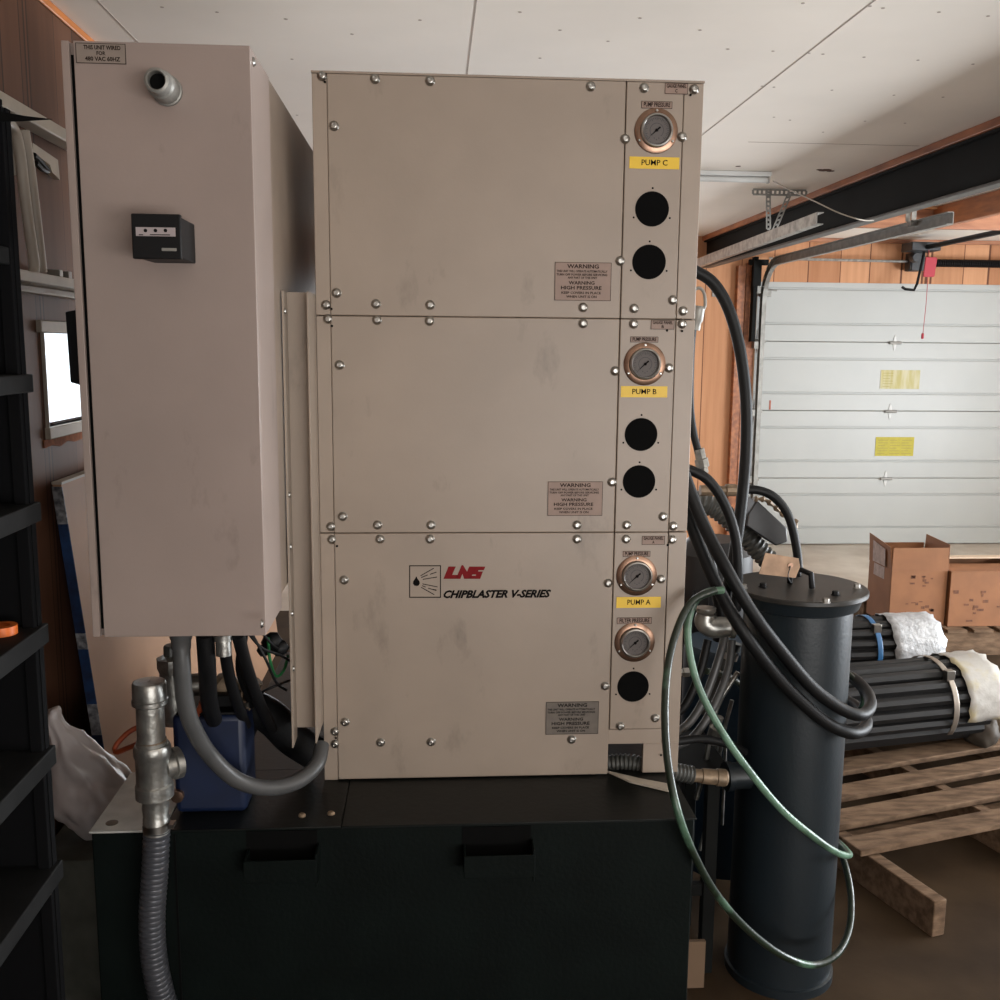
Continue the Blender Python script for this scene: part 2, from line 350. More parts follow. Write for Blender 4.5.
for (a, b, mm, rows) in (((881, 370), (919, 389), 'notice_faded', 0), ((876, 437), (913, 456), 'notice', 6)):
    p, q = aty(*a, yd-.014), aty(*b, yd-.014)
    o = build(MB().box((p.x, yd-.0155, q.z), (q.x, yd-.0125, p.z)), 'notice_sticker', mm, door)
    m = MB(); w_ = q.x-p.x; h_ = p.z-q.z
    for i in range(6):
        for j in range(3 if mm == 'notice' else 1):
            x0 = p.x+w_*(.06+.31*j); m.box((x0, yd-.0162, q.z+h_*(.12+.14*i)), (x0+w_*(.26 if (i+j) % 3 else .18), yd-.0156, q.z+h_*(.145+.14*i)))
    build(m, 'printed_lines', mat('notice ink', (.30, .25, .05), .6), o, smooth=False)
p = aty(770, 405, yd-.014); build(MB().box((p.x-.006, yd-.015, p.z-.035), (p.x+.006, yd-.0125, p.z+.035)), 'notice_sticker', 'orange', door)

# roof beam, its timber, joists
bm = thing('steel_beam', (2.05, 3.5, 2.075), 'long black steel roof beam running from the right foreground to the pine wall', 'beam')
XB = 1.985
b = MB(); b.box((XB+.025, .3, 2.095), (XB+.033, YF-.001, 2.275), 0); b.box((XB, .3, 2.266), (XB+.06, YF-.001, 2.276), 0); build(b, 'web', 'beam', bm)
b = MB(); b.box((XB, .3, 2.082), (XB+.06, YF-.001, 2.094)); build(b, 'bottom_flange', 'beam_edge', bm, bevel=.002)
struct(MB().box((XB-.012, .3, 2.277), (XB+.12, YF-.001, ZC-.001)), 'trim_4', 'wood', bevel=.003)
yj = at(920, 207, 'z', ZC).y; zj = aty(900, 228, yj).z; xj = aty(932, 228, yj).x
j = thing('roof_joist', (2.6, yj, zj), 'brown wooden joist running right from the black roof beam', 'joist', 'roof joists')
build(MB().box((XB+.125, yj, zj), (xj+.9, yj+.045, ZC-.001)), 'joist_board', 'woodx', j, bevel=.003)
build(MB().box((XB+.125, yj-.05, ZC-.016), (xj-.001, yj-.001, ZC-.001)), 'nailing_strip', mat('pale joist strip', (.55, .27, .12), .5, var=.2, vscale=9), j, bevel=.002)
j = thing('roof_joist', (xj, yj-1.4, zj), 'brown joist running towards the camera beyond the end of the door track', 'joist', 'roof joists')
build(MB().box((xj, yj-2.4, zj), (xj+.045, yj-.001, ZC-.001)), 'joist_board', 'wood', j, bevel=.003)

# ------------------------------------------------------------------ overhead door hardware
def channel_path(P, w, h, th, mb, side):
    """c-section track along P; opening towards side"""
    for a, b in zip(P, P[1:]):
        a, b = Vector(a), Vector(b); t = (b-a).normalized(); s_ = Vector((1, 0, 0)); u = t.cross(s_).normalized()*-1
        c_ = (a+b)/2; L = (b-a).length/2+.001
        mb.obox(c_-s_*side*w/2, t*L, s_*th/2, u*h/2); mb.obox(c_+u*(h/2), t*L, s_*w/2, u*th/2); mb.obox(c_-u*(h/2), t*L, s_*w/2, u*th/2)
def bend(x, y0, y1, z, zb):
    P = [(x, y0, z), (x, y1-.28, z)]
    for i in range(1, 9):
        a = i/8*pi/2; P.append((x, y1-.28+.28*sin(a), z-.28*(1-cos(a))))
    P.append((x, y1, zb)); return P
ta = thing('door_track', (2.43, 5.9, 2.1), 'galvanised track curving down along the left edge of the white garage door', 'track', 'overhead door tracks')
m = MB(); channel_path(bend(2.43, 4.7, 7.36, 2.115, .03), .03, .055, .004, m, -1); build(m, 'rail', 'galv2', ta)
for z in (.5, 1.0, 1.5, 1.9): build(MB().box((2.37, 7.33, z), (2.40, YF-.031, z+.05)), 'wall_bracket', 'galv2', ta)
m = MB(); m.box((2.335, 7.30, 1.55), (2.365, YF-.056, 2.16)); m.box((2.32, 7.27, 1.95), (2.38, 7.30, 2.13)); m.box((2.30, 7.30, 2.10), (2.44, 7.34, 2.14)); build(m, 'corner_bracket', 'beam', ta, bevel=.002)
m = MB(); p = Vector((2.43, 5.05, 2.14))
m.box((p.x-.02, p.y, 2.14), (p.x+.005, p.y+.003, ZC-.001)); m.box((p.x-.045, p.y+.01, 2.14), (p.x-.02, p.y+.013, 2.20)); m.box((p.x-.02, p.y, 2.12), (p.x+.02, p.y+.05, 2.147))
build(m, 'hanger', 'galv', ta)
ta = thing('door_track', (1.7, 5.9, 2.05), 'galvanised track ending in mid-air on the left of the black roof beam', 'track', 'overhead door tracks')
m = MB(); channel_path([(1.72, 4.48, 2.075), (1.72, 7.36, 2.03)], .03, .05, .004, m, 1); build(m, 'rail', 'galv', ta)
def perforated(m, a, b, wv, th=.003, pitch=.022):
    """punched angle strip, real holes left between rungs"""
    a, b, wv = Vector(a), Vector(b), Vector(wv); t = (b-a).normalized(); L = (b-a).length; nv = t.cross(wv.normalized())*th/2
    for sgn in (-1, 1): m.obox((a+b)/2+wv*(.5*sgn)*.72, t*L/2, wv*.14, nv)
    n = int(L/pitch)
    for i in range(n+1): m.obox(a+t*(L*i/n), t*.0055, wv*.30, nv)
ya = 5.2; z_ = ZC-.018; p0, p1 = aty(753, 192, ya), aty(806, 197, ya)
hb = thing('ceiling_hanger', (1.75, ya, 2.1), 'perforated steel angle bracket hanging from the white ceiling', 'bracket')
m = MB(); perforated(m, (p0.x, ya, z_), (p1.x, ya, z_), (0, 0, .034)); build(m, 'top_angle', 'galv2', hb, smooth=False)
q0, q1 = aty(768, 198, ya), aty(768.5, 229, ya); q0.z = z_
m = MB(); perforated(m, q0, q1, (.026, 0, 0)); build(m, 'strut', 'galv2', hb, smooth=False)
q0, q1 = aty(790, 198, ya), aty(775, 229, ya); q0.z = z_
m = MB(); perforated(m, q0+Vector((0, .004, 0)), q1+Vector((0, .004, 0)), (.03, 0, .006)); build(m, 'strut', 'galv2', hb, smooth=False)
P = [aty(x, y, yv) for x, y, yv in ((773, 181, 4.9), (790, 190, 4.7), (812, 200, 4.55), (838, 212.5, 4.42), (862, 220, 4.36), (878, 220, 4.7))]
tag(build(MB().tube(spline(P, 6), .003, 6), 'cable', 'cream_tube'), 'thin pale cable sagging in front of the black roof beam', 'cable')
# fluorescent strip
p = at(770, 181, 'z', ZC-.04)
lf = thing('tube_light', (p.x-.3, p.y, ZC-.04), 'unlit white strip light on the ceiling beside the top of the machine', 'light')
build(MB().box((p.x-.75, p.y-.02, ZC-.022), (p.x, p.y+.02, ZC-.001)), 'housing', 'white', lf, bevel=.003)
build(MB().tube([(p.x-.74, p.y, ZC-.036), (p.x-.01, p.y, ZC-.036)], .013, 14), 'tube', 'white', lf)
build(MB().box((p.x-.012, p.y-.016, ZC-.05), (p.x-.004, p.y+.016, ZC-.022)), 'end_cap', 'galv', lf)
# torsion shaft, opener
sh = thing('torsion_spring', (3.3, 7.3, 2.16), 'black spring on a thin shaft above the white garage door', 'spring')
q0, q1 = aty(790, 264, 7.33), aty(900, 267, 7.33)
zs = 2.135
build(MB().tube([(2.45, 7.33, 2.15), (4.7, 7.33, zs)], .010, 10), 'shaft', 'galv', sh)
P = [Vector((3.62+i*.0015, 7.33+cos(i*.55)*.024, zs+sin(i*.55)*.024)) for i in range(680)]
build(MB().tube(P, .006, 5, cap=False).tube([(3.6, 7.33, zs), (4.7, 7.33, zs)], .02, 10), 'spring_coil', 'black', sh)
m = MB(); m.box((3.50, 7.28, zs-.06), (3.60, YF-.031, zs+.07)); m.lathe([(.045, 0), (.045, .05)], (3.49, 7.33, zs-.02), (1, 0, 0), 18); build(m, 'centre_bracket', 'motor', sh, bevel=.004)
op = thing('opener_rail', (3.6, 6, 2.2), 'black garage door opener rail with a bent drop arm', 'door opener')
r1 = aty(1010, 229, 5.9)
build(MB().tube([(3.52, 7.22, 2.225), (3.56, 5.4, 2.245), (3.56, 3.2, 2.26)], .018, 8), 'rail', 'black', op)
P = [aty(x, y, 7.2) for x, y in ((925, 248), (922, 262), (917, 284), (914, 290), (905, 289), (902, 287))]
build(MB().tube(P, .010, 8), 'drop_arm', 'black', op)
m = MB(); a_, b_ = aty(906, 243, 7.2), aty(934, 252, 7.2); m.box((a_.x, 7.1, b_.z), (b_.x, 7.27, a_.z)); p = aty(914, 258, 7.2); m.lathe([(.035, 0), (.035, .06)], (p.x, 7.15, p.z), (0, 1, 0), 16); build(m, 'trolley', 'motor', op, bevel=.005)
a_, b_ = aty(925, 257, 6.9), aty(936, 277, 6.9)
build(MB().prism([(a_.x+.008, 6.9, a_.z), (b_.x-.006, 6.9, a_.z), (b_.x, 6.9, a_.z-.01), (b_.x-.01, 6.9, b_.z+.005), (b_.x-.02, 6.9, b_.z), (a_.x+.003, 6.9, b_.z), (a_.x, 6.9, b_.z+.01)], (0, .012, 0)), 'release_tag', 'redtag', op, bevel=.002)
P = [aty(x, y, 6.91) for x, y in ((929, 250), (928, 277), (926, 305), (923, 333))]
build(MB().tube(P, .0022, 5), 'pull_cord', 'redtag', op)
p = aty(922.5, 336, 6.91); build(MB().lathe([(.006, -.02), (.009, -.015), (.009, .015), (.005, .02)], p), 'cord_knob', 'redtag', op)

# outlet on the pine wall
p = aty(716, 290, YF); ou = thing('wall_outlet', (p.x, YF, p.z-.06), 'small grey outlet plate on the pine wall behind the black hose', 'outlet')
build(MB().box((p.x-.03, YF-.008, p.z-.05), (p.x+.03, YF-.001, p.z+.05)), 'plate', 'galv2', ou, bevel=.003)
m = MB()
for dz in (-.02, .02): m.lathe([(.013, 0), (.013, .004)], (p.x, YF-.012, p.z+dz), (0, 1, 0), 14)
build(m, 'socket', 'black', ou)

# ------------------------------------------------------------------ pump cabinet
ZT = .598; CY = 2.0
cab = thing('pump_cabinet', (.15, 2.35, ZT), 'tall beige three-stage pump cabinet with gauges standing on the dark tank', 'machine cabinet')
X0, X1, X2, X3, X4, X5 = -.2265, -.198, .3722, .3728, .4850, .5235
ZTOP, Z2, Z1 = 2.008, 1.556, 1.1245
def cz(py, px=340): return aty(px, py, CY).z
b = MB(); b.box((X0+.004, CY+.012, .70), (X5-.004, 2.78, ZTOP-.004), 0); b.box((X0+.004, CY+.05, ZT+.001), (.36, 2.78, .70), 1)
build(b, 'body_shell', ['seam', 'hole'], cab)
b = MB(); b.box((X0-.0005, CY+.013, .69), (X0+.0035, 2.78, ZTOP)); build(b, 'side_sheet', 'paint', cab); b = MB(); b.box((X5-.0035, CY+.013, .69), (X5+.0005, 2.78, ZTOP)); build(b, 'side_sheet', 'paint', cab)
build(MB().box((X0-.001, CY-.002, ZTOP-.003), (X5+.001, 2.78, ZTOP+.001)), 'top_sheet', 'paint', cab)
for a0, a1 in ((Z2+.001, ZTOP-.0035), (Z1+.001, Z2-.001), (.612, Z1-.001)):
    b = MB().box((X0, CY, a0 if a0 > .7 else .598), (X1-.0005, CY+.012, a1)); build(b, 'corner_post', 'paint_post', cab, bevel=.0012)
for a0, a1 in ((Z2+.001, ZTOP-.0035), (Z1+.001, Z2-.001)):
    b = MB().box((X4+.0005, CY, a0), (X5, CY+.012, a1)); build(b, 'corner_post', 'paint_post', cab, bevel=.0015)
zg = aty(620, 744, CY).z; zgp = aty(620, 729, CY).z
b = MB(); b.box((X4+.0012, CY, zg+.001), (X5, CY+.012, Z1-.001)); b.box((.447, CY+.002, .60), (X5, CY+.014, zg+.001)); b.box((.447, CY, zg-.001), (X5, CY+.01, zg+.001)); build(b, 'corner_post', 'paint_post', cab, bevel=.0012)
PT = .003   # panels stand this far proud
for a0, a1 in ((Z2+.0006, ZTOP-.0035), (Z1+.0006, Z2-.0006), (.600, Z1-.0006)):
    build(MB().box((X1, CY-PT+.001, a0), (X2-.001, CY+.012, a1)), 'front_panel', 'paint', cab, bevel=.0018)
for a0, a1 in ((Z2+.0006, ZTOP-.0035), (Z1+.0006, Z2-.0006), (zgp, Z1-.0006)):
    build(MB().box((X3, CY-PT+.001, a0), (X4-.001, CY+.012, a1)), 'gauge_panel', 'paint', cab, bevel=.0016)
build(MB().box((X3-.002, CY, zg), (X4+.001, CY+.012, zgp-.001)), 'lower_rail', 'paint_post', cab, bevel=.001)
YS = CY-PT+.001   # front surface of panels
CR = Vector(cab.location)
# bolts: one mesh, one object per bolt
bm_ = MB(); bm_.lathe([(.0095, 0), (.0095, .0012), (.0082, .0025), (.0076, .004), (.0062, .0058), (.004, .0067), (.0036, .0067), (.0034, .0045), (.001, .0045)], (0, 0, 0), (0, -1, 0), 20)
bolt0 = None
BOLTS = [(375,79),(590.6,86.5),(644,88),(694,89.5),(322,76),(430,81),(334,126),(336.5,293),(326,305),(376,304),(430,305),(583,307.5),(634,308.5),(672.5,300),(683,311),(328,319),(377,320),(429.5,321),(583,323.5),(633.5,324),(682,324),(625,139),(682,137),(620,261),
 (339.5,365),(342.5,516.5),(377.5,525),(431,525),(331,526.5),(332,539.5),(615,371),(669,368),(612,482),(577,525),(626.5,525),(663,516.5),(673,526),(577,539),(626,539),(672,539.5),
 (344,580),(345,722),(380.5,742.5),(431,742),(571.5,739.5),(335,731.5),(335,744),(380,539),(430,539),(608,583),(661,579),(605,686),(620,726),(655,718)]
for px, py in BOLTS:
    p = aty(px, py, YS)
    post = p.x < X1 or p.x > X4
    if post: p = aty(px, py, CY)
    l = Vector((p.x, (CY if post else YS)+.0003, p.z))-CR
    if bolt0 is None: bolt0 = build(bm_, 'bolt', 'zinc', cab, loc=l)
    else:
        o = bolt0.copy(); COL.objects.link(o); o.location = l
    
# gauge holes: flat black discs painted for the dark openings
for px, py in ((652, 209), (649, 262), (641, 434.5), (639, 481.5), (633, 686.5)):
    p = aty(px, py, YS); r = .0335
    m = MB(); m.lathe([(r, 0), (r, .0010)], (p.x, YS+.0002, p.z), (0, -1, 0), 36)
    for a in (90, 205, 335): m.lathe([(.002, 0), (.002, .0009)], (p.x+cos(radians(a))*(r+.006), YS+.0002, p.z+sin(radians(a))*(r+.006)), (0, -1, 0), 8)
    build(m, 'gauge_hole', 'hole', cab, smooth=False)
# slots by the posts
m = MB()
for px, py in ((690.5, 95), (682, 331), (667, 330.5), (325, 82), (331.5, 309), (332, 326), (337, 546), (667.5, 545), (661, 755), (336, 738)):
    p = aty(px, py, YS); m.lathe([(.0024, 0), (.0024, .0008)], (p.x, YS-.0002, p.z), (0, -1, 0), 8)
build(m, 'drill_hole', 'hole', cab, smooth=False)
# gauges
def gauge(px, py):
    p = aty(px, py, YS); P0 = Vector((p.x, YS, p.z)); l = P0-CR
    g = MB(); g.lathe([(.0425, 0), (.0425, .0016), (.041, .0026), (.027, .003), (.027, 0)], (0, 0, 0), (0, -1, 0), 40, cap=False)
    G = build(g, 'pressure_gauge', 'coppery', cab, loc=l); G['label'] = 'round pressure gauge with copper reflection on its chrome flange'
    def sub(mb, n, mt, **k): return build(mb, n, mt, G, loc=(0, 0, 0), **k)
    sub(MB().lathe([(.0272, .001), (.0318, .002), (.0318, .010), (.0305, .0125), (.028, .0135), (.0265, .012), (.0262, .006)], (0, 0, 0), (0, -1, 0), 40, cap=False), 'bezel', 'chrome')
    sub(MB().lathe([(.0268, .003), (.0268, .0065)], (0, 0, 0), (0, -1, 0), 36), 'dial', 'dial')
    t_ = MB()
    for i in range(31):
        a = radians(225-i*9); r0 = .0205 if i % 3 else .0185; d = Vector((cos(a), 0, sin(a)))
        t_.obox(Vector((0, -.0068, 0))+d*(r0+.0235)/2, d*(.0235-r0)/2, Vector((0, .0002, 0)), Vector((-sin(a), 0, cos(a)))*.0005)
    for i in range(21):
        a = radians(225-i*13.5); d = Vector((cos(a), 0, sin(a))); t_.obox(Vector((0, -.0068, 0))+d*.0132, d*.0005, Vector((0, .0002, 0)), Vector((-sin(a), 0, cos(a)))*.0014)
    for dx in (-.0045, 0, .0045): t_.lathe([(.0011, 0), (.0011, .0003)], (dx, -.0066, -.0145-(dx == 0)*.003), (0, -1, 0), 8)
    sub(t_, 'scale_marks', 'dial_mark', smooth=False)
    a = radians(222); d = Vector((cos(a), 0, sin(a))); nrm = Vector((-sin(a), 0, cos(a))); z = Vector((0, -.0082, 0)); zz = Vector((0, .0006, 0))
    n_ = MB().prism([z+d*.0205, z+nrm*.0011, z-d*.009+nrm*.0016, z-d*.009-nrm*.0016, z-nrm*.0011], zz)
    n_.lathe([(.0028, 0), (.0028, .002)], (0, -.0075, 0), (0, -1, 0), 14); sub(n_, 'needle', 'ink')
    s_ = MB()
    for a in (90, 210, 330): s_.lathe([(.0028, 0), (.0026, .0015), (.0014, .0024)], (cos(radians(a))*.0375, -.0028, sin(radians(a))*.0375), (0, -1, 0), 12)
    sub(s_, 'flange_screws', 'chrome')
for g in ((656, 131), (644.5, 364), (636.5, 575.5), (634.5, 642)): gauge(*g)
# plates and tape labels
def plate(x0, y0, x1, y1, name, mt, lines, ink='plate_ink', lab=None, border=True, parent=cab, Y=None):
    Y = YS if Y is None else Y
    a, b_ = aty(x0, (y0), Y), aty(x1, y1, Y); W, H_ = b_.x-a.x, a.z-b_.z
    o = build(MB().box((a.x, Y-.0012, b_.z), (b_.x, Y+.0005, a.z)), name, mt, parent)
    if lab: o['label'] = lab
    if border:
        m = MB(); e = .0008
        for q0, q1 in (((a.x, b_.z), (b_.x, b_.z+e)), ((a.x, a.z-e), (b_.x, a.z)), ((a.x, b_.z), (a.x+e, a.z)), ((b_.x-e, b_.z), (b_.x, a.z))): m.box((q0[0], Y-.0016, q0[1]), (q1[0], Y-.0012, q1[1]))
        build(m, 'plate_border', ink, o, smooth=False)
    for (s_, fx, fz, fw, fh) in lines:
        text('lettering', s_, H_*fh*1.45, (a.x+W*fx, Y-.0013, a.z-H_*fz), ink, o, width=W*fw, depth=.0004, bold=H_*fh*(.012 if name == 'tape_label' else .03))
    return o
WL = [('WARNING', .5, .11, .56, .10), ('THIS UNIT WILL OPERATE AUTOMATICALLY', .48, .235, .90, .055), ('TURN OFF POWER BEFORE SERVICING', .48, .325, .90, .055), ('ANY PART OF THIS UNIT', .49, .405, .52, .055),
      ('WARNING', .48, .54, .46, .085), ('HIGH PRESSURE', .47, .67, .72, .09), ('KEEP COVERS IN PLACE', .47, .80, .70, .06), ('WHEN UNIT IS ON', .48, .90, .54, .06)]
plate(555, 262, 610.5, 301, 'warning_plate', 'plate', WL, lab='tan warning plate reading HIGH PRESSURE')
plate(548, 481.5, 602, 515.5, 'warning_plate', 'plate', WL)
plate(546, 702, 598, 733.5, 'warning_plate', 'plate_dark', WL, ink='ink', lab='darker worn warning plate')
for (r_, L) in (((665, 83, 687.5, 94.5), 'C'), ((651, 320, 674, 329.5), 'B'), ((642, 536, 664.5, 544.5), 'A')):
    plate(*r_, 'panel_plate', 'plate', [('GAUGE PANEL', .5, .28, .86, .34), (L, .5, .72, .10, .30)])
for r_, s_ in (((641.5, 101, 672, 109), 'PUMP PRESSURE'), ((630.5, 336.5, 658, 342.5), 'PUMP PRESSURE'), ((623, 551, 650, 556.5), 'PUMP PRESSURE'), ((617, 617.5, 651.5, 623.5), 'FILTER PRESSURE')):
    plate(*r_, 'gauge_plate', 'plate', [(s_, .5, .5, .86, .6)])
for r_, s_ in (((629.5, 156.5, 679, 169.5), 'PUMP C'), ((621, 386, 667, 397.5), 'PUMP B'), ((616.5, 597, 660.5, 607.5), 'PUMP A')):
    plate(*r_, 'tape_label', 'yellow', [(s_, .5, .5, .52, .46)], ink='ink', border=False, lab='yellow tape label reading '+s_)
# logo on the lower panel
def lp(zx, zy): return aty(390+zx*.18, 550+zy*.18, YS)
def poly(m, pts, d=.0006):
    P = [lp(*q) for q in pts]; P = [Vector((v.x, YS-d, v.z)) for v in P]; m.prism(P, (0, d, 0))
m = MB()
poly(m, [(325,92),(365,92),(345,138),(380,138),(370,160),(297,160)])
poly(m, [(366,160),(398,84),(406,84),(428,120),(440,92),(476,92),(447,160),(412,160),(402,132),(391,160)])
poly(m, [(474,92),(530,92),(521,112),(492,112),(489,119),(516,119),(501,160),(440,160),(449,143),(476,143),(479,136),(456,136)])
build(m, 'brand_logo', 'red', cab, smooth=False)
p = lp(590, 246); w_ = lp(895, 246).x-lp(298, 246).x
text('series_lettering', 'CHIPBLASTER V-SERIES', .0215, (p.x-.001, YS-.0003, p.z), 'ink', cab, shear=.35, width=w_, bold=.0009)
m = MB()
for a, b_ in (((107, 85), (283, 90)), ((107, 260), (283, 265)), ((107, 85), (112, 265)), ((278, 85), (283, 265))):
    poly(m, [a, (b_[0], a[1]), b_, (a[0], b_[1])])
poly(m, [(146, 145), (153, 160), (163, 172), (166, 185), (160, 196), (148, 200), (135, 197), (127, 186), (130, 172), (139, 160)])
def stroke(x0, y0, x1, y1, w=4):
    d = Vector((x1-x0, y1-y0)).normalized(); n = Vector((-d.y, d.x))*w/2
    poly(m, [(x0+n.x, y0+n.y), (x1+n.x, y1+n.y), (x1-n.x, y1-n.y), (x0-n.x, y0-n.y)])
for s_ in ((170,143,243,101),(173,153,210,138),(222,135,258,123),(182,163,262,150),(180,188,264,205),(178,198,198,206),(212,212,258,225),(173,207,246,248),(236,218,258,222)): stroke(*s_)
build(m, 'droplet_symbol', 'ink', cab, smooth=False)

# channel left of the cabinet
p = at(280.5, 290.5, 'x', -.274); yc = p.y; zc1 = p.z
chn = thing('cable_channel', (-.25, yc, .70), 'beige open cable channel upright between enclosure and pump cabinet', 'cable duct')
zc0 = at(291, 752, 'x', -.272).z
yw = yc+.055
build(MB().box((-.2725, yc, zc0), (-.2700, yw+.002, zc1)), 'side_flange', 'paint', chn); build(MB().box((-.2300, yc+.02, zc0), (-.2275, CY-.001, zc1)).box((-.2274, CY-.02, zc0), (-.2268, CY+.02, zc1)), 'side_flange', 'paint', chn)
build(MB().box((-.2700, yw, zc0+.02), (-.2300, yw+.002, zc1)), 'channel_back', 'paint', chn)
m = MB().lathe([(.006, 0), (.006, .001), (.004, .003)], (0, 0, 0), (1, 0, 0), 14)
for i, py in enumerate((310, 497, 545, 600, 605, 632)):
    pass
for zz in (1.56, 1.22, 1.12, .99, .88): build(m, 'screw', 'zinc', chn, loc=(-.2700-chn.location.x, yc+.018-chn.location.y, zz-chn.location.z))

# ------------------------------------------------------------------ electrical enclosure
EY = 1.6
enc = thing('electrical_enclosure', (-.41, 1.8, 1.03), 'tall beige electrical enclosure mounted high at the left of the pump cabinet', 'electrical box')
EL, ER, EZ0, EZ1 = -.5470, -.272, 1.03, 1.94
yr = 1.775
b = MB(); b.box((EL, EY+.012, EZ0), (ER-.002, yr, EZ1)); build(b, 'housing', 'paint2', enc, bevel=.0015)
dx0 = aty(73.5, 50, EY).x
b = MB(); b.box((EL, EY+.001, EZ0), (dx0-.007, EY+.012, EZ1)); build(b, 'frame_strip', 'paint2', enc, bevel=.001)
b = MB(); b.box((dx0-.007, EY+.008, EZ0+.012), (dx0-.0005, EY+.0119, EZ1-.018)); build(b, 'door_gap', 'hole', enc, smooth=False)
b = MB(); b.box((dx0-.0003, EY, EZ0), (ER, EY+.0119, EZ1)); b.box((ER-.0019, EY+.0119, EZ0), (ER, yr+.002, EZ1)); build(b, 'door', 'paint2', enc, bevel=.002)
b = MB(); b.box((EL+.02, yr+.001, EZ0+.02), (ER-.003, 2.6, EZ1+.002)); build(b, 'rear_housing', 'paint_gloss', enc, bevel=.0015)
m = MB().lathe([(.007, 0), (.007, .0015), (.0045, .004)], (0, 0, 0), (1, 0, 0), 16)
for px, py in ((253, 62), (261, 624)):
    p = at(px, py, 'x', ER); build(m, 'screw', 'zinc', enc, loc=p-enc.location)
plate(75.5, 42.8, 126.5, 64.5, 'rating_plate', mat('grey tan plate', (.23, .185, .155), .5, var=.1, vscale=40), [('THIS UNIT WIRED', .53, .22, .74, .2), ('FOR', .5, .50, .18, .18), ('480 VAC 60HZ', .53, .78, .70, .2)], parent=enc, Y=EY)
p = aty(167.5, 91, EY)
m = MB(); m.lathe([(.0225, 0), (.0225, .006), (.0205, .007), (.0205, .014), (.0205, .04), (.0175, .044), (.0175, .062), (.014, .064), (.0125, .062), (.012, .04)], (p.x, EY-.0005, p.z), (0, -1, 0), 24, cap=False); build(m, 'conduit_connector', 'galv2', enc)
build(MB().lathe([(.0118, 0), (.0118, .002)], (p.x, EY-.05, p.z), (0, -1, 0), 20), 'connector_bore', 'hole', enc)
# counter mounted on the door
a, b_ = aty(131, 213.5, 1.5), aty(182, 259.5, 1.5)
cm = build(MB().box((a.x+.003, 1.506, b_.z+.002), (b_.x-.003, EY-.0005, a.z-.002)), 'controller', 'black', enc, bevel=.002); cm['label'] = 'small black control module'
build(MB().box((a.x, 1.498, b_.z), (b_.x, 1.508, a.z)), 'faceplate', 'black', cm, bevel=.0015)
s0, s1 = aty(135.5, 227, 1.497), aty(175.5, 236.5, 1.497)
build(MB().box((s0.x, 1.4972, s1.z), (s1.x, 1.4985, s0.z)), 'button_strip', mat('light button strip', (.34, .29, .29), .5), cm)
m = MB()
for px in (145.5, 155.5, 165.5): p = aty(px, 230.5, 1.497); m.lathe([(.0025, 0), (.0025, .001)], (p.x, 1.4973, p.z), (0, -1, 0), 12)
for px, w_ in ((141, .006), (160, .028)): p = aty(px, 234.8, 1.497); m.box((p.x-w_/2, 1.4966, p.z-.0006), (p.x+w_/2, 1.4974, p.z+.0006))
build(m, 'buttons', 'ink', cm, smooth=False)
p = aty(169, 249.5, 1.497); build(MB().box((p.x-.0105, 1.4972, p.z-.0022), (p.x+.0105, 1.4985, p.z+.0022)), 'maker_badge', 'galv2', cm, bevel=.001)
a, b_ = aty(69, 306, 1.72), aty(82, 388, 1.72); xx = EL-.001
build(MB().prism([(xx, 1.70, a.z), (a.x, 1.70, a.z-.01), (a.x+.002, 1.70, b_.z+.01), (xx, 1.70, b_.z-.004)], (0, .05, 0)), 'side_switch', 'black', enc, bevel=.002)

# ------------------------------------------------------------------ tank
tk = thing('coolant_tank', (-.06, 2.2, 0), 'wide dark green coolant tank on the floor carrying the pump cabinet', 'tank')
TX0, TX1, TY, TZ = -.638, .508, 1.80, .597
b = MB(); b.box((TX0, TY, .02), (TX1, 2.06, TZ-.004)); b.box((-.44, 2.06, .02), (TX1, 2.9, TZ-.004)); build(b, 'tank_body', 'tank', tk, bevel=.003)
b = MB(); b.box((-.505, TY-.004, TZ-.004), (-.175, 2.06, TZ)); b.box((-.44, 2.06, TZ-.004), (-.175, 2.9, TZ)); b.box((-.173, TY-.004, TZ-.004), (TX1+.003, 2.9, TZ)); build(b, 'lid_plate', 'tank_top', tk, bevel=.001)
build(MB().box((TX0-.003, TY-.003, TZ-.004), (-.507, 2.063, TZ)), 'corner_sheen_plate', mat('pale lid corner sheen', (.50, .50, .47), .35, var=.25, vscale=22), tk, bevel=.001)  # window reflection on the tank lid, painted as a pale corner
p = at(112, 823, 'z', TZ); build(MB().lathe([(.0115, 0), (.0115, .001), (.008, .0015)], (p.x, p.y, TZ)), 'lid_plug', mat('rusty plug', (.07, .05, .03), .5), tk)
m = MB().lathe([(.0075, 0), (.0075, .002), (.005, .005)], (0, 0, 0))
for px, py in ((302, 816), (331, 814)): p = at(px, py, 'z', TZ); build(m, 'lid_screw', 'brass', tk, loc=p-tk.location)
p = at(175, 850, 'y', TY); build(MB().box((p.x-.002, TY-.0015, .03), (p.x+.002, TY, TZ-.01)), 'weld_seam', 'hole', tk, smooth=False)
for x0, x1, y0, y1 in ((243, 317, 838, 882), (464, 535, 833, 877)):
    yp = TY-.05; a, b_ = aty(x0, y0+24, yp), aty(x1, y1, yp)
    m = MB(); m.box((a.x, yp, b_.z), (b_.x, yp+.004, a.z)); m.box((a.x, yp+.004, b_.z), (a.x+.004, TY, a.z)); m.box((b_.x-.004, yp+.004, b_.z-.012), (b_.x, TY, a.z+.008)); m.box((a.x+.004, yp+.004, b_.z), (b_.x-.004, TY, b_.z+.004))
    br = build(m, 'bracket', 'tank', tk, bevel=.001); build(MB().box((a.x-.002, TY-.002, b_.z+.004), (b_.x-.004, TY-.0002, a.z+.035)), 'bracket_opening', 'hole', br, smooth=False)
for x in (TX0+.06, TX1-.06): pass

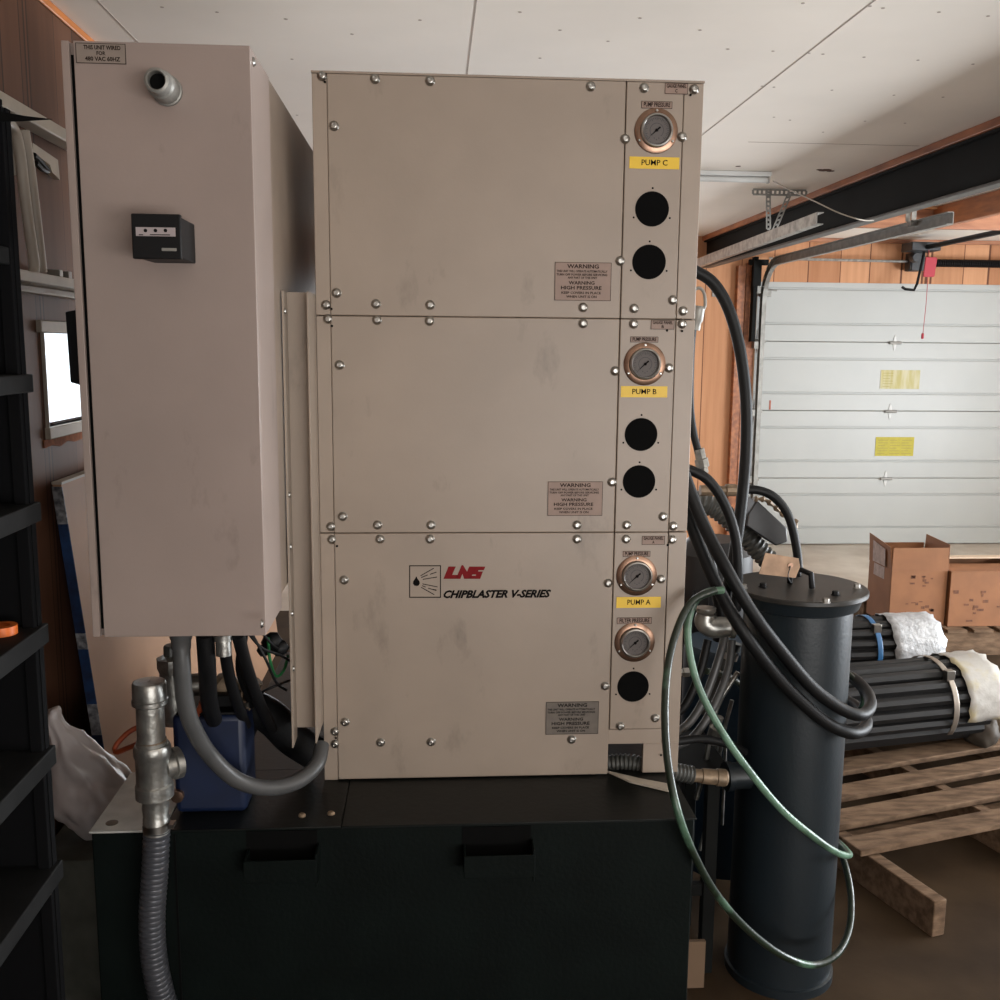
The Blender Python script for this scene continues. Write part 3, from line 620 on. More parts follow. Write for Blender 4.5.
# ------------------------------------------------------------------ hoses and pipes
GROUPS = {'hydraulic_hose': 'black hydraulic hoses between cabinet and canister', 'garden_hose': 'green hoses round the canister', 'cable_hose': 'black cables under the enclosure', 'control_wire': 'thin wires at the enclosure corner', 'black_hose': 'small hoses below the pipe elbow', 'steel_line': 'steel lines beside the blue drum', 'orange_tube': 'orange tubes at the blue pump', 'rubber_elbow': 'fat rubber hoses on the tank', 'corrugated_hose': 'corrugated hoses near the canister'}
def hose(name, pts, r, mt, label, cat='hose', n=12, parent=None, raw=False, rib=None, rib_step=.008, group=None, sub=10):
    """pts: (px, py, depth y) measured points"""
    P = [Vector(p) for p in pts] if raw else [aty(*p) for p in pts]
    P = spline(P, sub)
    if rib:
        P = resample(P, rib_step/6); f = lambda i, t: r*(1+rib*(1, 1, .3, -1, -1, -.3)[i % 6])
        mb = MB().tube(P, r, n, rf=f)
    else: mb = MB().tube(resample(P, .008), r, n)
    o = build(mb, name, mt, parent, sharp=60)
    if parent is None: tag(o, label, cat, group or GROUPS.get(name))
    return o

# left side: ribbed suction hose with galvanised coupling
sy = 1.745
ph = thing('suction_hose', aty(157, 900, sy), 'ribbed grey hose with galvanised pipe fittings hanging down the tank front', 'hose')
base = lambda px, py: aty(px, py, sy)
t0, t1 = base(149, 681), base(158, 835)
ax = (t0-t1).normalized()
def seglathe(pa, pb, prof, y=sy, n=28, m=None):
    A, B = aty(*pa, y), aty(*pb, y); L = (B-A).length
    return (m or MB()).lathe([(r, h*L) for r, h in prof], A, B-A, n)
build(seglathe((149, 681), (150, 705), [(.024, 0), (.0275, .02), (.0295, .1), (.0295, .72), (.031, .76), (.031, .93), (.027, 1)]), 'pipe_cap', 'galv', ph)
text('cap_marks', 'I', .02, t0+Vector((0, 0, .0005)), 'galv2', ph, zdir=(0, 1, 0))
build(seglathe((150, 703), (151.5, 745), [(.0245, 0), (.0245, .88), (.027, .9), (.027, 1)]), 'pipe_nipple', 'galv', ph)
build(seglathe((151.4, 740), (152.5, 750), [(.0262, 0), (.0262, .5)]), 'rusty_thread', 'brass', ph)
build(seglathe((152, 744), (155, 797), [(.030, 0), (.0325, .05), (.0325, .20), (.0305, .25), (.0305, .72), (.0335, .76), (.0335, .98), (.029, 1)]), 'tee_coupling', 'galv', ph)
A = aty(158, 768, sy); build(MB().lathe([(.024, .01), (.024, .026), (.029, .028), (.029, .040), (.02, .044)], A, (1, .8, 0)), 'tee_branch', 'galv', ph)
build(seglathe((155, 795), (157, 832), [(.026, 0), (.022, .15), (.024, .3), (.022, .55), (.0235, .6), (.0235, 1)]), 'hose_adapter', 'galv', ph)
build(seglathe((156.2, 822), (156.8, 829), [(.0245, 0), (.0245, 1)]).box(tuple(aty(168, 829, sy-.02)), tuple(aty(176, 820, sy))), 'hose_clamp', 'zinc', ph)
hose('hose_body', [(156.8, 829, sy), (155, 870, sy), (152, 920, sy), (155, 965, sy), (166, 1010, sy), (185, 1060, sy-.02)], .0215, 'ribbed', None, parent=ph, rib=.12, rib_step=.0105, n=20)
# pump block
bp = thing('blue_pump', (-.42, 1.93, TZ), 'small dark blue pump standing on the tank behind the galvanised pipe', 'pump')
a, b_ = aty(171, 716, 1.86), aty(247, 806, 1.86)
build(MB().box((a.x, 1.86, TZ+.001), (b_.x, 1.97, a.z)), 'pump_body', 'blue', bp, bevel=.012, seg=3)
build(MB().box((a.x+.01, 1.855, a.z+.001), (b_.x-.004, 1.97, a.z+.008)).box((a.x+.05, 1.88, a.z+.008), (b_.x-.015, 1.95, a.z+.032)), 'top_plate', 'black', bp, bevel=.003)
A = aty(178, 806, 1.855); build(MB().lathe([(.012, -.02), (.012, .004), (.006, .005)], (A.x, 1.855, A.z+.02), (0, -1, 0)), 'drain_plug', 'coppery', bp)
for px in (183, 245):
    A = aty(px, 715, 1.86); build(MB().lathe([(.006, 0), (.006, .012)], (A.x, 1.875, A.z+.008), (0, 0, 1), 6), 'cover_bolt', 'zinc', bp)
gp = thing('galvanised_pipe', aty(180, 735, 1.9), 'upright galvanised pipe with union behind the capped fitting', 'pipe')
build(seglathe((173, 672), (176, 722), [(.0255, 0), (.0255, .9), (.029, .92), (.029, 1)], y=1.9), 'pipe', 'galv', gp)
build(seglathe((172, 655), (173, 673), [(.019, 0), (.030, .15), (.030, .75), (.026, 1)], y=1.9, n=8), 'union_nut', 'galv', gp)
build(seglathe((171.5, 645), (172, 657), [(.014, 0), (.016, .2), (.016, 1)], y=1.9, n=8), 'square_plug', 'ribbed_dark', gp)
A = aty(190, 685, 1.9); build(MB().lathe([(.022, 0), (.022, .03), (.027, .032), (.027, .05)], A, (1, .2, 0)), 'side_outlet', 'galv', gp)
vb = thing('brass_valve', aty(240, 712, 1.93), 'tarnished valve body among hoses under the electrical enclosure', 'valve')
A = aty(214, 680, 1.93); B = aty(252, 706, 1.93)
build(MB().lathe([(.015, 0), (.028, .01), (.030, .03), (.024, .04), (.026, .055), (.018, (B-A).length)], A, B-A, 20), 'valve_body', 'brass', vb)
build(MB().lathe([(.012, 0), (.012, .05)], aty(243, 700, 1.92), (B-A).cross(Vector((0, 1, 0))), 8), 'valve_stem', 'brass', vb)
hose('flexible_conduit', [(181, 634, 1.70), (182, 665, 1.70), (184, 695, 1.71), (192, 725, 1.73), (210, 755, 1.77), (237, 780, 1.80), (268, 788, 1.83), (298, 781, 1.87), (317, 764, 1.91), (322, 745, 1.95)], .0152, 'rubber_grey', 'grey flexible conduit drooping in a curve under the enclosure', 'conduit', n=16)
m = seglathe((181, 628), (181, 648), [(.019, 0), (.019, .5), (.017, .6), (.017, 1)], y=1.70); tag(build(m, 'conduit_gland', 'rubber_grey'), 'grey conduit gland in the underside of the enclosure', 'conduit fitting')
hose('cable_hose', [(205, 634, 1.70), (207, 665, 1.72), (209, 700, 1.78), (214, 720, 1.84)], .0155, 'rubber', 'thick black cable dropping from the enclosure beside the grey conduit', 'cable')
hose('cable_hose', [(224, 640, 1.70), (228, 670, 1.75), (236, 700, 1.82), (246, 725, 1.90)], .0105, 'rubber', 'black cable leaving the silver gland under the enclosure', 'cable')
m = seglathe((223, 634), (224, 655), [(.016, 0), (.016, .3), (.0135, .34), (.0135, 1)], y=1.70); tag(build(m, 'cable_gland', 'galv'), 'silver cable gland under the enclosure', 'cable fitting')
hose('cable_hose', [(238, 634, 1.70), (246, 665, 1.76), (258, 700, 1.86), (272, 730, 1.95)], .0115, 'rubber', 'rightmost thick black cable below the enclosure', 'cable')
hose('cable_hose', [(244, 634, 1.74), (240, 670, 1.80), (252, 705, 1.90)], .008, 'rubber', 'thin black cable crossing behind the thick ones', 'cable')
hose('rubber_elbow', [(232, 702, 1.96), (250, 706, 1.98), (272, 718, 2.0), (292, 738, 2.03), (318, 755, 2.06)], .036, 'rubber', 'fat black rubber elbow disappearing behind the beige cable channel', 'hose', n=18)
hose('rubber_elbow', [(250, 712, 2.0), (240, 735, 2.02), (236, 760, 2.04), (236, 776, 2.05)], .030, 'rubber', 'fat black rubber leg standing on the tank beside the blue pump', 'hose', n=18)
hose('orange_tube', [(170, 724, 1.93), (152, 724, 1.93), (132, 730, 1.92), (117, 744, 1.90), (116, 752, 1.89), (128, 748, 1.85), (142, 742, 1.80)], .0052, 'orange', 'loop of dark orange tube sticking out left of the pipes', 'tube', n=10)
hose('orange_tube', [(204, 684, 1.86), (203, 700, 1.86), (196, 716, 1.86), (186, 724, 1.87)], .0062, 'orange', 'short piece of orange tube above the blue pump', 'tube', n=10)
for i, pts in enumerate(([(248, 633, 1.8), (262, 648, 1.8), (280, 655, 1.85), (292, 662, 1.95)], [(252, 634, 1.8), (266, 660, 1.8), (276, 682, 1.85), (286, 690, 1.95)], [(296, 678, 1.95), (275, 686, 1.9), (258, 695, 1.9), (244, 712, 1.9)], [(262, 633, 1.82), (274, 646, 1.84), (285, 650, 1.9), (296, 640, 1.95)])):
    hose('control_wire', pts, .0028, 'rubber', ['thin black wire running level to the channel below the enclosure corner', 'thin black wire drooping right under the enclosure corner', 'thin black wire rising from the valve to the channel', 'short black wire hooked near the enclosure corner screw'][i], 'wire', n=7)
hose('control_wire', [(268, 638, 1.84), (270, 660, 1.86), (276, 676, 1.9), (284, 670, 1.92), (288, 655, 1.95)], .003, 'wire_green', 'green looped wire beside the beige channel', 'wire', n=7)
cn = MB()
for px, py, r in ((272, 642, .018), (280, 648, .015), (264, 650, .012)):
    A = aty(px, py, 1.87); cn.lathe([(r*.6, -r), (r, -r*.4), (r, r*.4), (r*.6, r)], A, (1, .3, .6), 10)
tag(build(cn, 'cable_gland', 'black'), 'black cluster of cable glands at the enclosure corner', 'cable fitting')

# right side: canister filter
CX, CYY, CZ = .8430, 2.2, .960
cn = thing('filter_canister', (CX, CYY, 0), 'large charcoal cylindrical filter canister standing on the floor at the right', 'filter canister')
build(MB().lathe([(.122, .004), (.122, CZ-.045), (.134, CZ-.040), (.144, CZ-.0125)], (CX, CYY, 0), n=64), 'canister_body', 'canister', cn)
build(MB().lathe([(.152, CZ-.012), (.1535, CZ-.010), (.1535, CZ-.002), (.152, CZ)], (CX, CYY, 0), n=64), 'lid', 'lid', cn)
for i, (px, py) in enumerate(((743.5, 585.5), (763, 584.5), (835.5, 592.5), (857, 585.5), (826, 600), (798, 573.5))):
    p = at(px, py, 'z', CZ+.006); m = MB().lathe([(.010, 0), (.010, .0015), (.0075, .0018), (.0075, .009), (.006, .010)], (p.x, p.y, CZ), n=6)
    build(m, 'lid_bolt', 'zinc' if i in (0, 3, 4) else 'black', cn)
hp = [at(x, y, 'z', z) for x, y, z in ((790, 583, CZ), (789, 572, CZ+.03), (797, 568, CZ+.037), (811, 574, CZ+.035), (812, 588, CZ+.002))]
build(MB().tube(hp, .0065, 10), 'lid_handle', 'black', cn)
build(MB().lathe([(.03, 0), (.03, .04), (.033, .041), (.033, .055)], aty(738, 779, 2.1)+Vector((.03, .02, 0)), (-1, -.1, 0), 20), 'inlet_port', 'canister', cn)
build(MB().lathe([(.128, 0), (.128, .02), (.1221, .022)], (CX, CYY, 0), n=48), 'foot_ring', 'canister', cn)
A = [aty(x, y, 2.14) for x, y in ((764, 552), (797, 557.5), (798.5, 566), (794, 577), (757.5, 573))]
tgt = thing('cardboard_tag', sum(A, Vector())/5, 'tan cardboard tag with a grommet propped on the canister lid', 'tag')
build(MB().prism([v+Vector((0, -.01, 0)) for v in A], (0, .002, 0)), 'tag_card', 'tagwood', tgt, bevel=.0004)
p = aty(790.5, 565.5, 2.128); build(MB().lathe([(.0035, 0), (.0062, 0), (.0062, .0015), (.0035, .0015)], p, (0, -1, 0), 14), 'grommet', 'coppery', tgt)
build(MB().tube(spline([aty(790.5, 566, 2.125), aty(788, 576, 2.12), aty(791, 583, 2.13)]), .0012, 6), 'tag_string', 'black', tgt)

# black hoses on the right
hose('hydraulic_hose', [(680, 266, 2.32), (697, 272, 2.32), (714, 284, 2.32), (729, 310, 2.32), (740, 350, 2.32), (746, 400, 2.32), (746, 450, 2.32), (742, 500, 2.30), (735, 550, 2.30), (725, 600, 2.32), (718, 640, 2.34)], .0138, 'rubber', 'tallest black hydraulic hose arching in front of the pine wall', 'hose', n=16)
hose('hydraulic_hose', [(694, 318, 2.2), (691, 350, 2.2), (690, 400, 2.2), (693, 430, 2.2), (699, 455, 2.2)], .0085, 'rubber', 'thin black hose hanging from the silver coupler beside the cabinet edge', 'hose')
m = seglathe((699, 449), (704, 473), [(.012, 0), (.012, .4), (.0155, .42), (.0155, .75), (.011, .78), (.011, 1)], y=2.2, n=8); tag(build(m, 'hose_fitting', 'galv'), 'silver crimp fitting at the lower end of the thin black hose', 'fitting')
qc = thing('quick_coupler', aty(698, 326, 2.2), 'silver coupler with an oval lever at the cabinet edge', 'coupler')
build(seglathe((699, 306), (695, 330), [(.010, 0), (.014, .1), (.014, .6), (.011, .7), (.011, 1)], y=2.2, n=14), 'coupler_body', 'galv2', qc)
P = [aty(x, y, 2.2) for x, y in ((694, 306), (694, 292), (699, 288), (704, 293), (705, 306), (700, 312), (695, 308))]; build(MB().tube(spline(P, 5), .0035, 8), 'lever_loop', 'galv2', qc)
hose('hydraulic_hose', [(676, 466, 2.16), (690, 470, 2.16), (708, 480, 2.16), (724, 503, 2.16), (735, 535, 2.16), (738, 570, 2.16), (736, 610, 2.17)], .0115, 'rubber', 'black hydraulic hose leaving the cabinet edge lowest of the upper arches', 'hose', n=14)
hose('hydraulic_hose', [(742, 490, 2.5), (757, 490, 2.5), (774, 497, 2.5), (788, 515, 2.5), (796, 545, 2.5), (799, 575, 2.5), (800, 605, 2.5)], .0115, 'rubber', 'black hydraulic hose bending down behind the canister lid', 'hose', n=14)
m = seglathe((700, 490.5), (742, 490), [(.014, 0), (.014, .3), (.011, .32), (.011, .6), (.016, .62), (.016, .85), (.013, .88), (.013, 1)], y=2.5, n=10); tag(build(m, 'hose_fitting', 'brass'), 'tarnished level pipe fitting feeding the hose behind the canister', 'fitting')
# the two big hoses draped across the canister
fy = 2.045
hose('hydraulic_hose', [(684, 474, 2.1), (692, 496, 2.09), (706, 530, 2.07), (728, 572, 2.03), (752, 612, 2.02), (782, 652, fy-.01), (812, 687, fy), (840, 708, fy+.01), (860, 715, 2.07), (870, 707, 2.13), (868, 694, 2.2), (858, 682, 2.27), (846, 674, 2.34)], .0140, 'rubber', 'upper of two thick black hoses draped across the canister front', 'hose', n=16)
hose('hydraulic_hose', [(681, 484, 2.13), (687, 510, 2.12), (702, 552, 2.09), (722, 596, 2.05), (746, 636, 2.02), (775, 674, fy-.01), (806, 706, fy), (832, 726, fy+.01), (852, 733, 2.07), (864, 729, 2.12), (866, 720, 2.18), (858, 708, 2.26), (846, 700, 2.33)], .0140, 'rubber', 'lower of two thick black hoses draped across the canister front', 'hose', n=16)
hose('hydraulic_hose', [(672, 486, 2.2), (690, 500, 2.2), (703, 530, 2.2), (712, 570, 2.2), (722, 620, 2.2)], .0125, 'rubber', 'black hose tucked behind the two thick draped hoses', 'hose', n=14)
# green hose looping
hose('garden_hose', [(723, 590, 2.03), (708, 592, 2.02), (695, 602, 2.01), (688, 625, 2.0), (690, 655, 1.99), (700, 690, 1.98), (722, 732, 1.97), (750, 772, 1.97), (782, 810, 1.98), (815, 838, 2.0), (838, 853, 2.04), (849, 855, 2.10), (846, 850, 2.18), (838, 842, 2.28)], .0080, 'green_sheen', 'green hose with pale sheen crossing the canister and wrapping round its right side', 'hose', n=14)
hose('garden_hose', [(716, 590, 1.96), (694, 600, 1.95), (680, 622, 1.93), (669, 660, 1.90), (665, 705, 1.86), (667, 755, 1.81), (676, 805, 1.765), (692, 850, 1.77), (715, 892, 1.81), (745, 927, 1.87), (780, 954, 1.93), (812, 965, 1.97), (836, 955, 2.01), (849, 930, 2.07), (851, 898, 2.13), (846, 868, 2.2), (838, 845, 2.28)], .0078, 'rubber_green', 'dark green hose hanging in the largest loop down to the canister foot', 'hose', n=14)
hose('garden_hose', [(706, 671, 2.22), (722, 674, 2.28), (738, 683, 2.36), (752, 700, 2.42)], .0078, 'rubber_green', 'short dark green hose passing behind the canister left edge', 'hose')
hose('garden_hose', [(846, 672, 2.3), (858, 684, 2.26), (864, 700, 2.22), (858, 712, 2.24), (846, 716, 2.3)], .0075, 'rubber_green', 'green hose end seen inside the black loops right of the canister', 'hose')
# corrugated hose and connection to canister
hose('corrugated_hose', [(600, 764, 2.05), (628, 763, 2.04), (655, 768, 2.03), (692, 775, 2.04)], .0185, 'ribbed_dark', 'dark corrugated hose leaving under the cabinet towards the canister', 'hose', rib=.08, rib_step=.009, n=18)
m = seglathe((690, 775), (727, 778), [(.0145, 0), (.0145, .3), (.017, .32), (.017, .7), (.019, .72), (.019, .95), (.015, 1)], y=2.05, n=14); tag(build(m, 'pipe_nipple', 'brass'), 'tan brass nipple joining the corrugated hose to the canister', 'fitting')
hose('corrugated_hose', [(690, 500, 2.7), (712, 506, 2.7), (735, 524, 2.7), (755, 546, 2.7), (774, 566, 2.7)], .028, 'ribbed_dark', 'dark corrugated hose running down behind the canister lid', 'hose', rib=.09, rib_step=.016, n=18)
# elbow
el = thing('pipe_elbow', aty(715, 635, 2.12), 'galvanised pipe elbow between the green hose and the canister', 'fitting')
P = spline([aty(x, y, 2.12) for x, y in ((706, 614), (705, 622), (712, 627), (722, 627), (730, 627))], 6)
build(MB().tube(P, .019, 18, rf=lambda i, t: .021+.003*sin(t*3.1)), 'elbow_body', 'galv', el)
build(MB().lathe([(.024, 0), (.026, .003), (.026, .010), (.023, .012)], aty(729, 627, 2.12), (1, 0, 0), 20), 'elbow_rim', 'galv', el)
build(MB().lathe([(.020, 0), (.022, .004), (.022, .010)], aty(706, 612, 2.12), (0, 0, 1), 20), 'elbow_rim', 'galv', el)
# silver topped rod and pipes behind
sp = thing('sleeved_hose', aty(722, 700, 2.22), 'slanting dark hose with silver ferrule below the pipe elbow', 'hose')
A, B = aty(733, 642, 2.32), aty(707, 715, 2.32)
build(MB().lathe([(.022, 0), (.022, .02), (.017, .022), (.017, (B-A).length)], A, B-A, 18), 'hose_body', 'ribbed_dark', sp); build(MB().lathe([(.024, .026), (.024, .042)], A, B-A, 18, cap=False), 'ferrule', 'chrome', sp)
for i, (pts, r) in enumerate((([(738, 672, 2.25), (716, 710, 2.25), (704, 770, 2.25), (696, 800, 2.25)], .006), ([(732, 700, 2.3), (722, 740, 2.3), (712, 800, 2.3), (700, 850, 2.3)], .005), ([(716, 730, 2.35), (718, 780, 2.35), (717, 822, 2.35)], .004), ([(726, 735, 2.35), (724, 780, 2.35), (722, 825, 2.35)], .004))):
    hose('steel_line', pts, r, 'galv', ['brightest slanting steel line between cabinet and canister', 'second slanting steel line beside the blue drum', 'left of two upright thin lines before the blue drum', 'right of two upright thin lines before the blue drum'][i], 'pipe')
for i, pts in enumerate(([(672, 735, 2.12), (690, 722, 2.14), (706, 695, 2.16), (720, 655, 2.18), (726, 630, 2.2)], [(672, 748, 2.13), (694, 736, 2.15), (714, 706, 2.17), (728, 670, 2.2), (732, 640, 2.22)], [(670, 718, 2.1), (686, 704, 2.12), (700, 672, 2.14), (708, 640, 2.16)], [(672, 742, 2.06), (700, 739, 2.07), (728, 744, 2.1), (745, 752, 2.14)])):
    hose('black_hose', pts, .0095, 'rubber_grey' if i < 2 else 'rubber', ['middle of three parallel hoses curving up below the elbow', 'outer of three parallel hoses curving up below the elbow', 'inner of three parallel hoses curving up below the elbow', 'black hose running level from the cabinet foot to the canister'][i], 'hose')
m = MB(); A = aty(676, 673, 2.06); m.lathe([(.008, 0), (.008, .015), (.011, .016), (.011, .028), (.007, .03), (.007, .045)], A, (1, 0, .05), 6); tag(build(m, 'hose_fitting', 'chrome'), 'small bright hex fitting beside the lower gauge panel', 'fitting')
m = MB(); A = aty(714, 735, 2.2); m.lathe([(.016, -.02), (.016, .02), (.009, .022), (.009, .05)], A, (.2, -.2, 1), 10); tag(build(m, 'ball_valve', 'galv'), 'pale valve where the steel lines meet left of the canister', 'valve')
# motor block etc. behind cabinet
mo = thing('pump_motor', (.62, 2.75, 0), 'large black motor standing on the floor behind the hoses', 'motor')
MX, MY = .855, 2.93; mt_ = aty(714, 532, MY).z
build(MB().lathe([(.10, 0), (.115, .03), (.115, mt_-.44), (.08, mt_-.40)], (MX, MY, .38), n=32), 'motor_body', 'motor', mo)
for i in range(16):
    t_ = i*2*pi/16; d = Vector((cos(t_), sin(t_), 0)); build(MB().obox(Vector((MX, MY, .62))+d*.119, d*.006, Vector((-sin(t_), cos(t_), 0))*.002, Vector((0, 0, .17))), 'cooling_fin', 'motor', mo)
build(MB().box((MX-.1, MY-.1, .002), (MX+.1, MY+.1, .38)), 'motor_plinth', 'tank', mo, bevel=.004)
jb = thing('junction_box', aty(770, 540, 2.65), 'tilted dark grey junction box with tan rope on its edge behind the canister', 'junction box')
A = [aty(x, y, 2.6) for x, y in ((748, 514), (757, 500), (787, 528), (788, 542), (776, 546), (746, 526))]
build(MB().prism(A, (0, .10, 0)), 'box_body', 'motor', jb, bevel=.004)
P = spline([aty(x, y, 2.58) for x, y in ((754, 499), (765, 500), (776, 508), (786, 517), (796, 522), (793, 530))], 5); build(MB().tube(P, .008, 8, rf=lambda i, t: .006+.003*sin(i*2)), 'rope_edge', 'brass', jb)
dr = thing('blue_drum', (.72, 3.05, 0), 'blue drum partly hidden between tank and canister', 'drum')
p0, p1 = aty(715, 700, 2.5), aty(750, 830, 2.5)
build(MB().lathe([(.12, 0), (.125, .01), (.125, .25), (.13, .26), (.125, .27), (.125, .60), (.12, .62)], (.80, 2.55, .10), n=36), 'drum_body', 'blue_drum', dr)
# stand between tank and canister
st = thing('steel_stand', (.62, 2.1, 0), 'low black steel stand on the floor between tank and canister', 'stand')
for x, y in ((.530, 2.2), (.66, 2.2), (.530, 2.4), (.66, 2.4)): build(MB().box((x-.015, y-.015, 0), (x+.015, y+.015, .50)), 'leg', 'beam', st, bevel=.002)
build(MB().box((.514, 2.18, .50), (.70, 2.44, .52)), 'stand_top', 'beam', st, bevel=.003)
build(MB().box((.546, 2.19, .2), (.644, 2.21, .23)), 'cross_bar', 'beam', st, bevel=.002)
a, b_ = aty(697, 893, 2.0), aty(704, 962, 2.0)
tag(build(MB().box((.556, 2.12, .001), (.572, 2.13, .42)).box((.60, 2.13, .001), (.64, 2.14, .12)), 'cardboard_scrap', mat('dull tan card', (.16, .10, .06), .8)), 'narrow tan scraps standing in the dark gap beside the tank', 'scrap')
P_ = [at(x, y, 'z', TZ+.002) for x, y in ((606, 772), (640, 780), (672, 786), (676, 790), (668, 792), (630, 783))]
tag(build(MB().prism(P_, (0, 0, .004)), 'gasket_strip', 'cream', smooth=False), 'pale curved strip lying on the tank lid below the corrugated hose', 'gasket')

# ------------------------------------------------------------------ left side of the room
sf = thing('storage_shelf', (-.76, 1.1, 0), 'black storage shelf unit along the left edge of the photo', 'shelf')
SX, SY0, SY1 = -.600, .55, 1.56
build(MB().box((XL+.004, SY0, .0), (XL+.02, SY1, 1.83)), 'back_panel', 'shelf', sf)
build(MB().box((XL+.02, SY1-.02, .0), (SX-.008, SY1-.004, 1.83)), 'end_panel', 'shelf', sf)
for y in (SY0+.01, SY1-.03): build(MB().box((SX-.028, y, 0), (SX-.010, y+.019, 1.83)), 'post', 'shelf', sf, bevel=.001)
for z0, z1 in ((1.61, 1.635), (1.425, 1.452), (1.228, 1.258), (1.035, 1.066), (.835, .866), (.64, .67), (.38, .41), (.10, .13)):
    build(MB().box((XL+.021, SY0, z0), (SX-(.012 if z0 > 1.6 else 0), SY1, z1)), 'shelf_board', 'shelf_edge', sf, bevel=.002)
build(MB().box((XL+.01, SY0, 1.83), (SX-.02, SY1, 1.845)), 'top_board', 'shelf', sf)
yk = 1.50; A = [aty(x, y, yk) for x, y in ((52, 119), (26, 116), (-20, 108), (-20, 122), (20, 121))]
tag(build(MB().prism(A, (0, .003, 0)), 'pointed_blade', 'hole'), 'black pointed blade sticking out above the storage shelf', 'blade')
A = at(2, 632, 'x', -.66); A.z = 1.066
m = MB(); m.lathe([(.012, .0005), (.022, .0005), (.022, .014), (.012, .014)], (-.645, A.y-.035, 1.066), n=24, cap=False); tag(build(m, 'tape_roll', mat('orange plastic', (.65, .14, .02), .4)), 'small orange roll on a dark shelf at the left edge', 'tape roll')
A = at(-2, 500, 'x', -.64)
m = MB().lathe([(.022, .0005), (.023, .01), (.023, .10), (.010, .13), (.010, .15)], (-.655, A.y-.035, 1.258), n=20); tag(build(m, 'plastic_bottle', 'rubber_grey'), 'dim grey bottle standing on the shelf below the window height', 'bottle')

# wall rack with tubular frame
rk = thing('wall_rack', (XL, 2.5, 1.65), 'cream wall rack of two boards holding bent tubes on the brown wall', 'rack')
build(MB().box((XL+.001, 1.7, 1.975), (XL+.045, 2.70, 2.005)), 'top_rail', 'cream', rk, bevel=.003); build(MB().box((XL+.001, 1.7, 1.625), (XL+.075, 2.72, 1.648)).box((XL+.001, 1.7, 1.608), (XL+.03, 2.72, 1.6245)), 'bottom_rail', 'cream', rk, bevel=.003)
xt = XL+.05
P = [at(x, y, 'x', xt) for x, y in ((-12, 122), (2, 121), (14, 130), (20, 155), (24, 190), (30, 235), (34, 262), (33, 274), (26, 280))]
build(MB().tube(spline(P, 6), .0115, 12), 'bent_tube', 'cream_tube', rk)
P = [at(x, y, 'x', XL+.035) for x, y in ((24, 130), (30, 170), (36, 220), (42, 272))]; build(MB().tube(spline(P, 4), .0115, 12), 'straight_tube', 'cream_tube', rk)
P = [at(x, y, 'x', XL+.03) for x, y in ((-10, 132), (4, 134), (12, 150), (16, 175))]; build(MB().tube(spline(P, 4), .009, 10), 'bent_tube', 'cream_tube', rk)
a, b_ = at(33, 146, 'x', XL+.02), at(58, 178, 'x', XL+.02)
m = MB(); m.prism([at(x, y, 'x', XL+.02) for x, y in ((33, 143), (58, 160), (60, 180), (52, 172), (50, 165), (33, 152))], (-.015, 0, 0)); build(m, 'hook_plate', 'cream', rk)
P = [at(x, y, 'x', XL+.04) for x, y in ((34, 155), (42, 163), (48, 171), (42, 169), (36, 163))]; build(MB().tube(spline(P, 4), .006, 8), 'hook', 'black', rk)
m = MB()
for px in (53, 62): A = at(px, 277, 'x', XL+.03); m.box((XL+.02, A.y-.012, 1.648), (XL+.05, A.y+.012, 1.668))
build(m, 'rail_clip', 'galv2', rk, bevel=.002)

# leaning sheets against the left wall
def pl3(y, z, off): return Vector((-.902+off+(1.17-z)/1.17*.115, y, z))
sb = thing('fibreboard_sheet', (-.85, 3.7, 0), 'stack of tan fibreboard sheets leaning on the brown wall under the window', 'board')
Y0, Y1, ZB = 2.42, 4.9, 1.165
build(MB().add([pl3(Y0, 0, 0)+Vector((-.0, 0, 0)), pl3(Y1, 0, 0), pl3(Y1, ZB, 0), pl3(Y0, ZB, 0), pl3(Y0, 0, .020), pl3(Y1, 0, .020), pl3(Y1, ZB, .020), pl3(Y0, ZB, .020)], [(0,1,2,3),(7,6,5,4),(0,4,5,1),(3,2,6,7),(0,3,7,4),(1,5,6,2)]), 'sheet_stack', 'sheet', sb, smooth=False)
def strip(z0, z1, mt, nm):
    A = [pl3(Y0-.003, z, o) for z, o in ((z0, -.002), (z0, .022), (z1, .022), (z1, -.002))]
    build(MB().prism(A, (0, .003, 0)), nm, mt, sb, smooth=False)
strip(1.07, 1.16, 'grey_tape', 'printed_band'); strip(.86, 1.07, 'blue_tape', 'edge_band'); strip(.76, .80, 'grey_tape', 'printed_band'); strip(.80, .86, 'blue_tape', 'edge_band'); strip(.62, .76, 'blue_tape', 'edge_band'); strip(.54, .62, 'grey_tape', 'printed_band'); strip(.30, .54, 'blue_tape', 'edge_band'); strip(.0, .30, 'grey_tape', 'printed_band')
build(MB().add([pl3(Y0, ZB, -.002), pl3(Y1, ZB, -.002), pl3(Y1, ZB, .022), pl3(Y0, ZB, .022), pl3(Y0, ZB+.006, -.002), pl3(Y1, ZB+.006, -.002), pl3(Y1, ZB+.006, .022), pl3(Y0, ZB+.006, .022)], [(0,3,2,1),(4,5,6,7),(0,1,5,4),(1,2,6,5),(2,3,7,6),(3,0,4,7)]), 'top_cap', 'cream', sb, smooth=False)
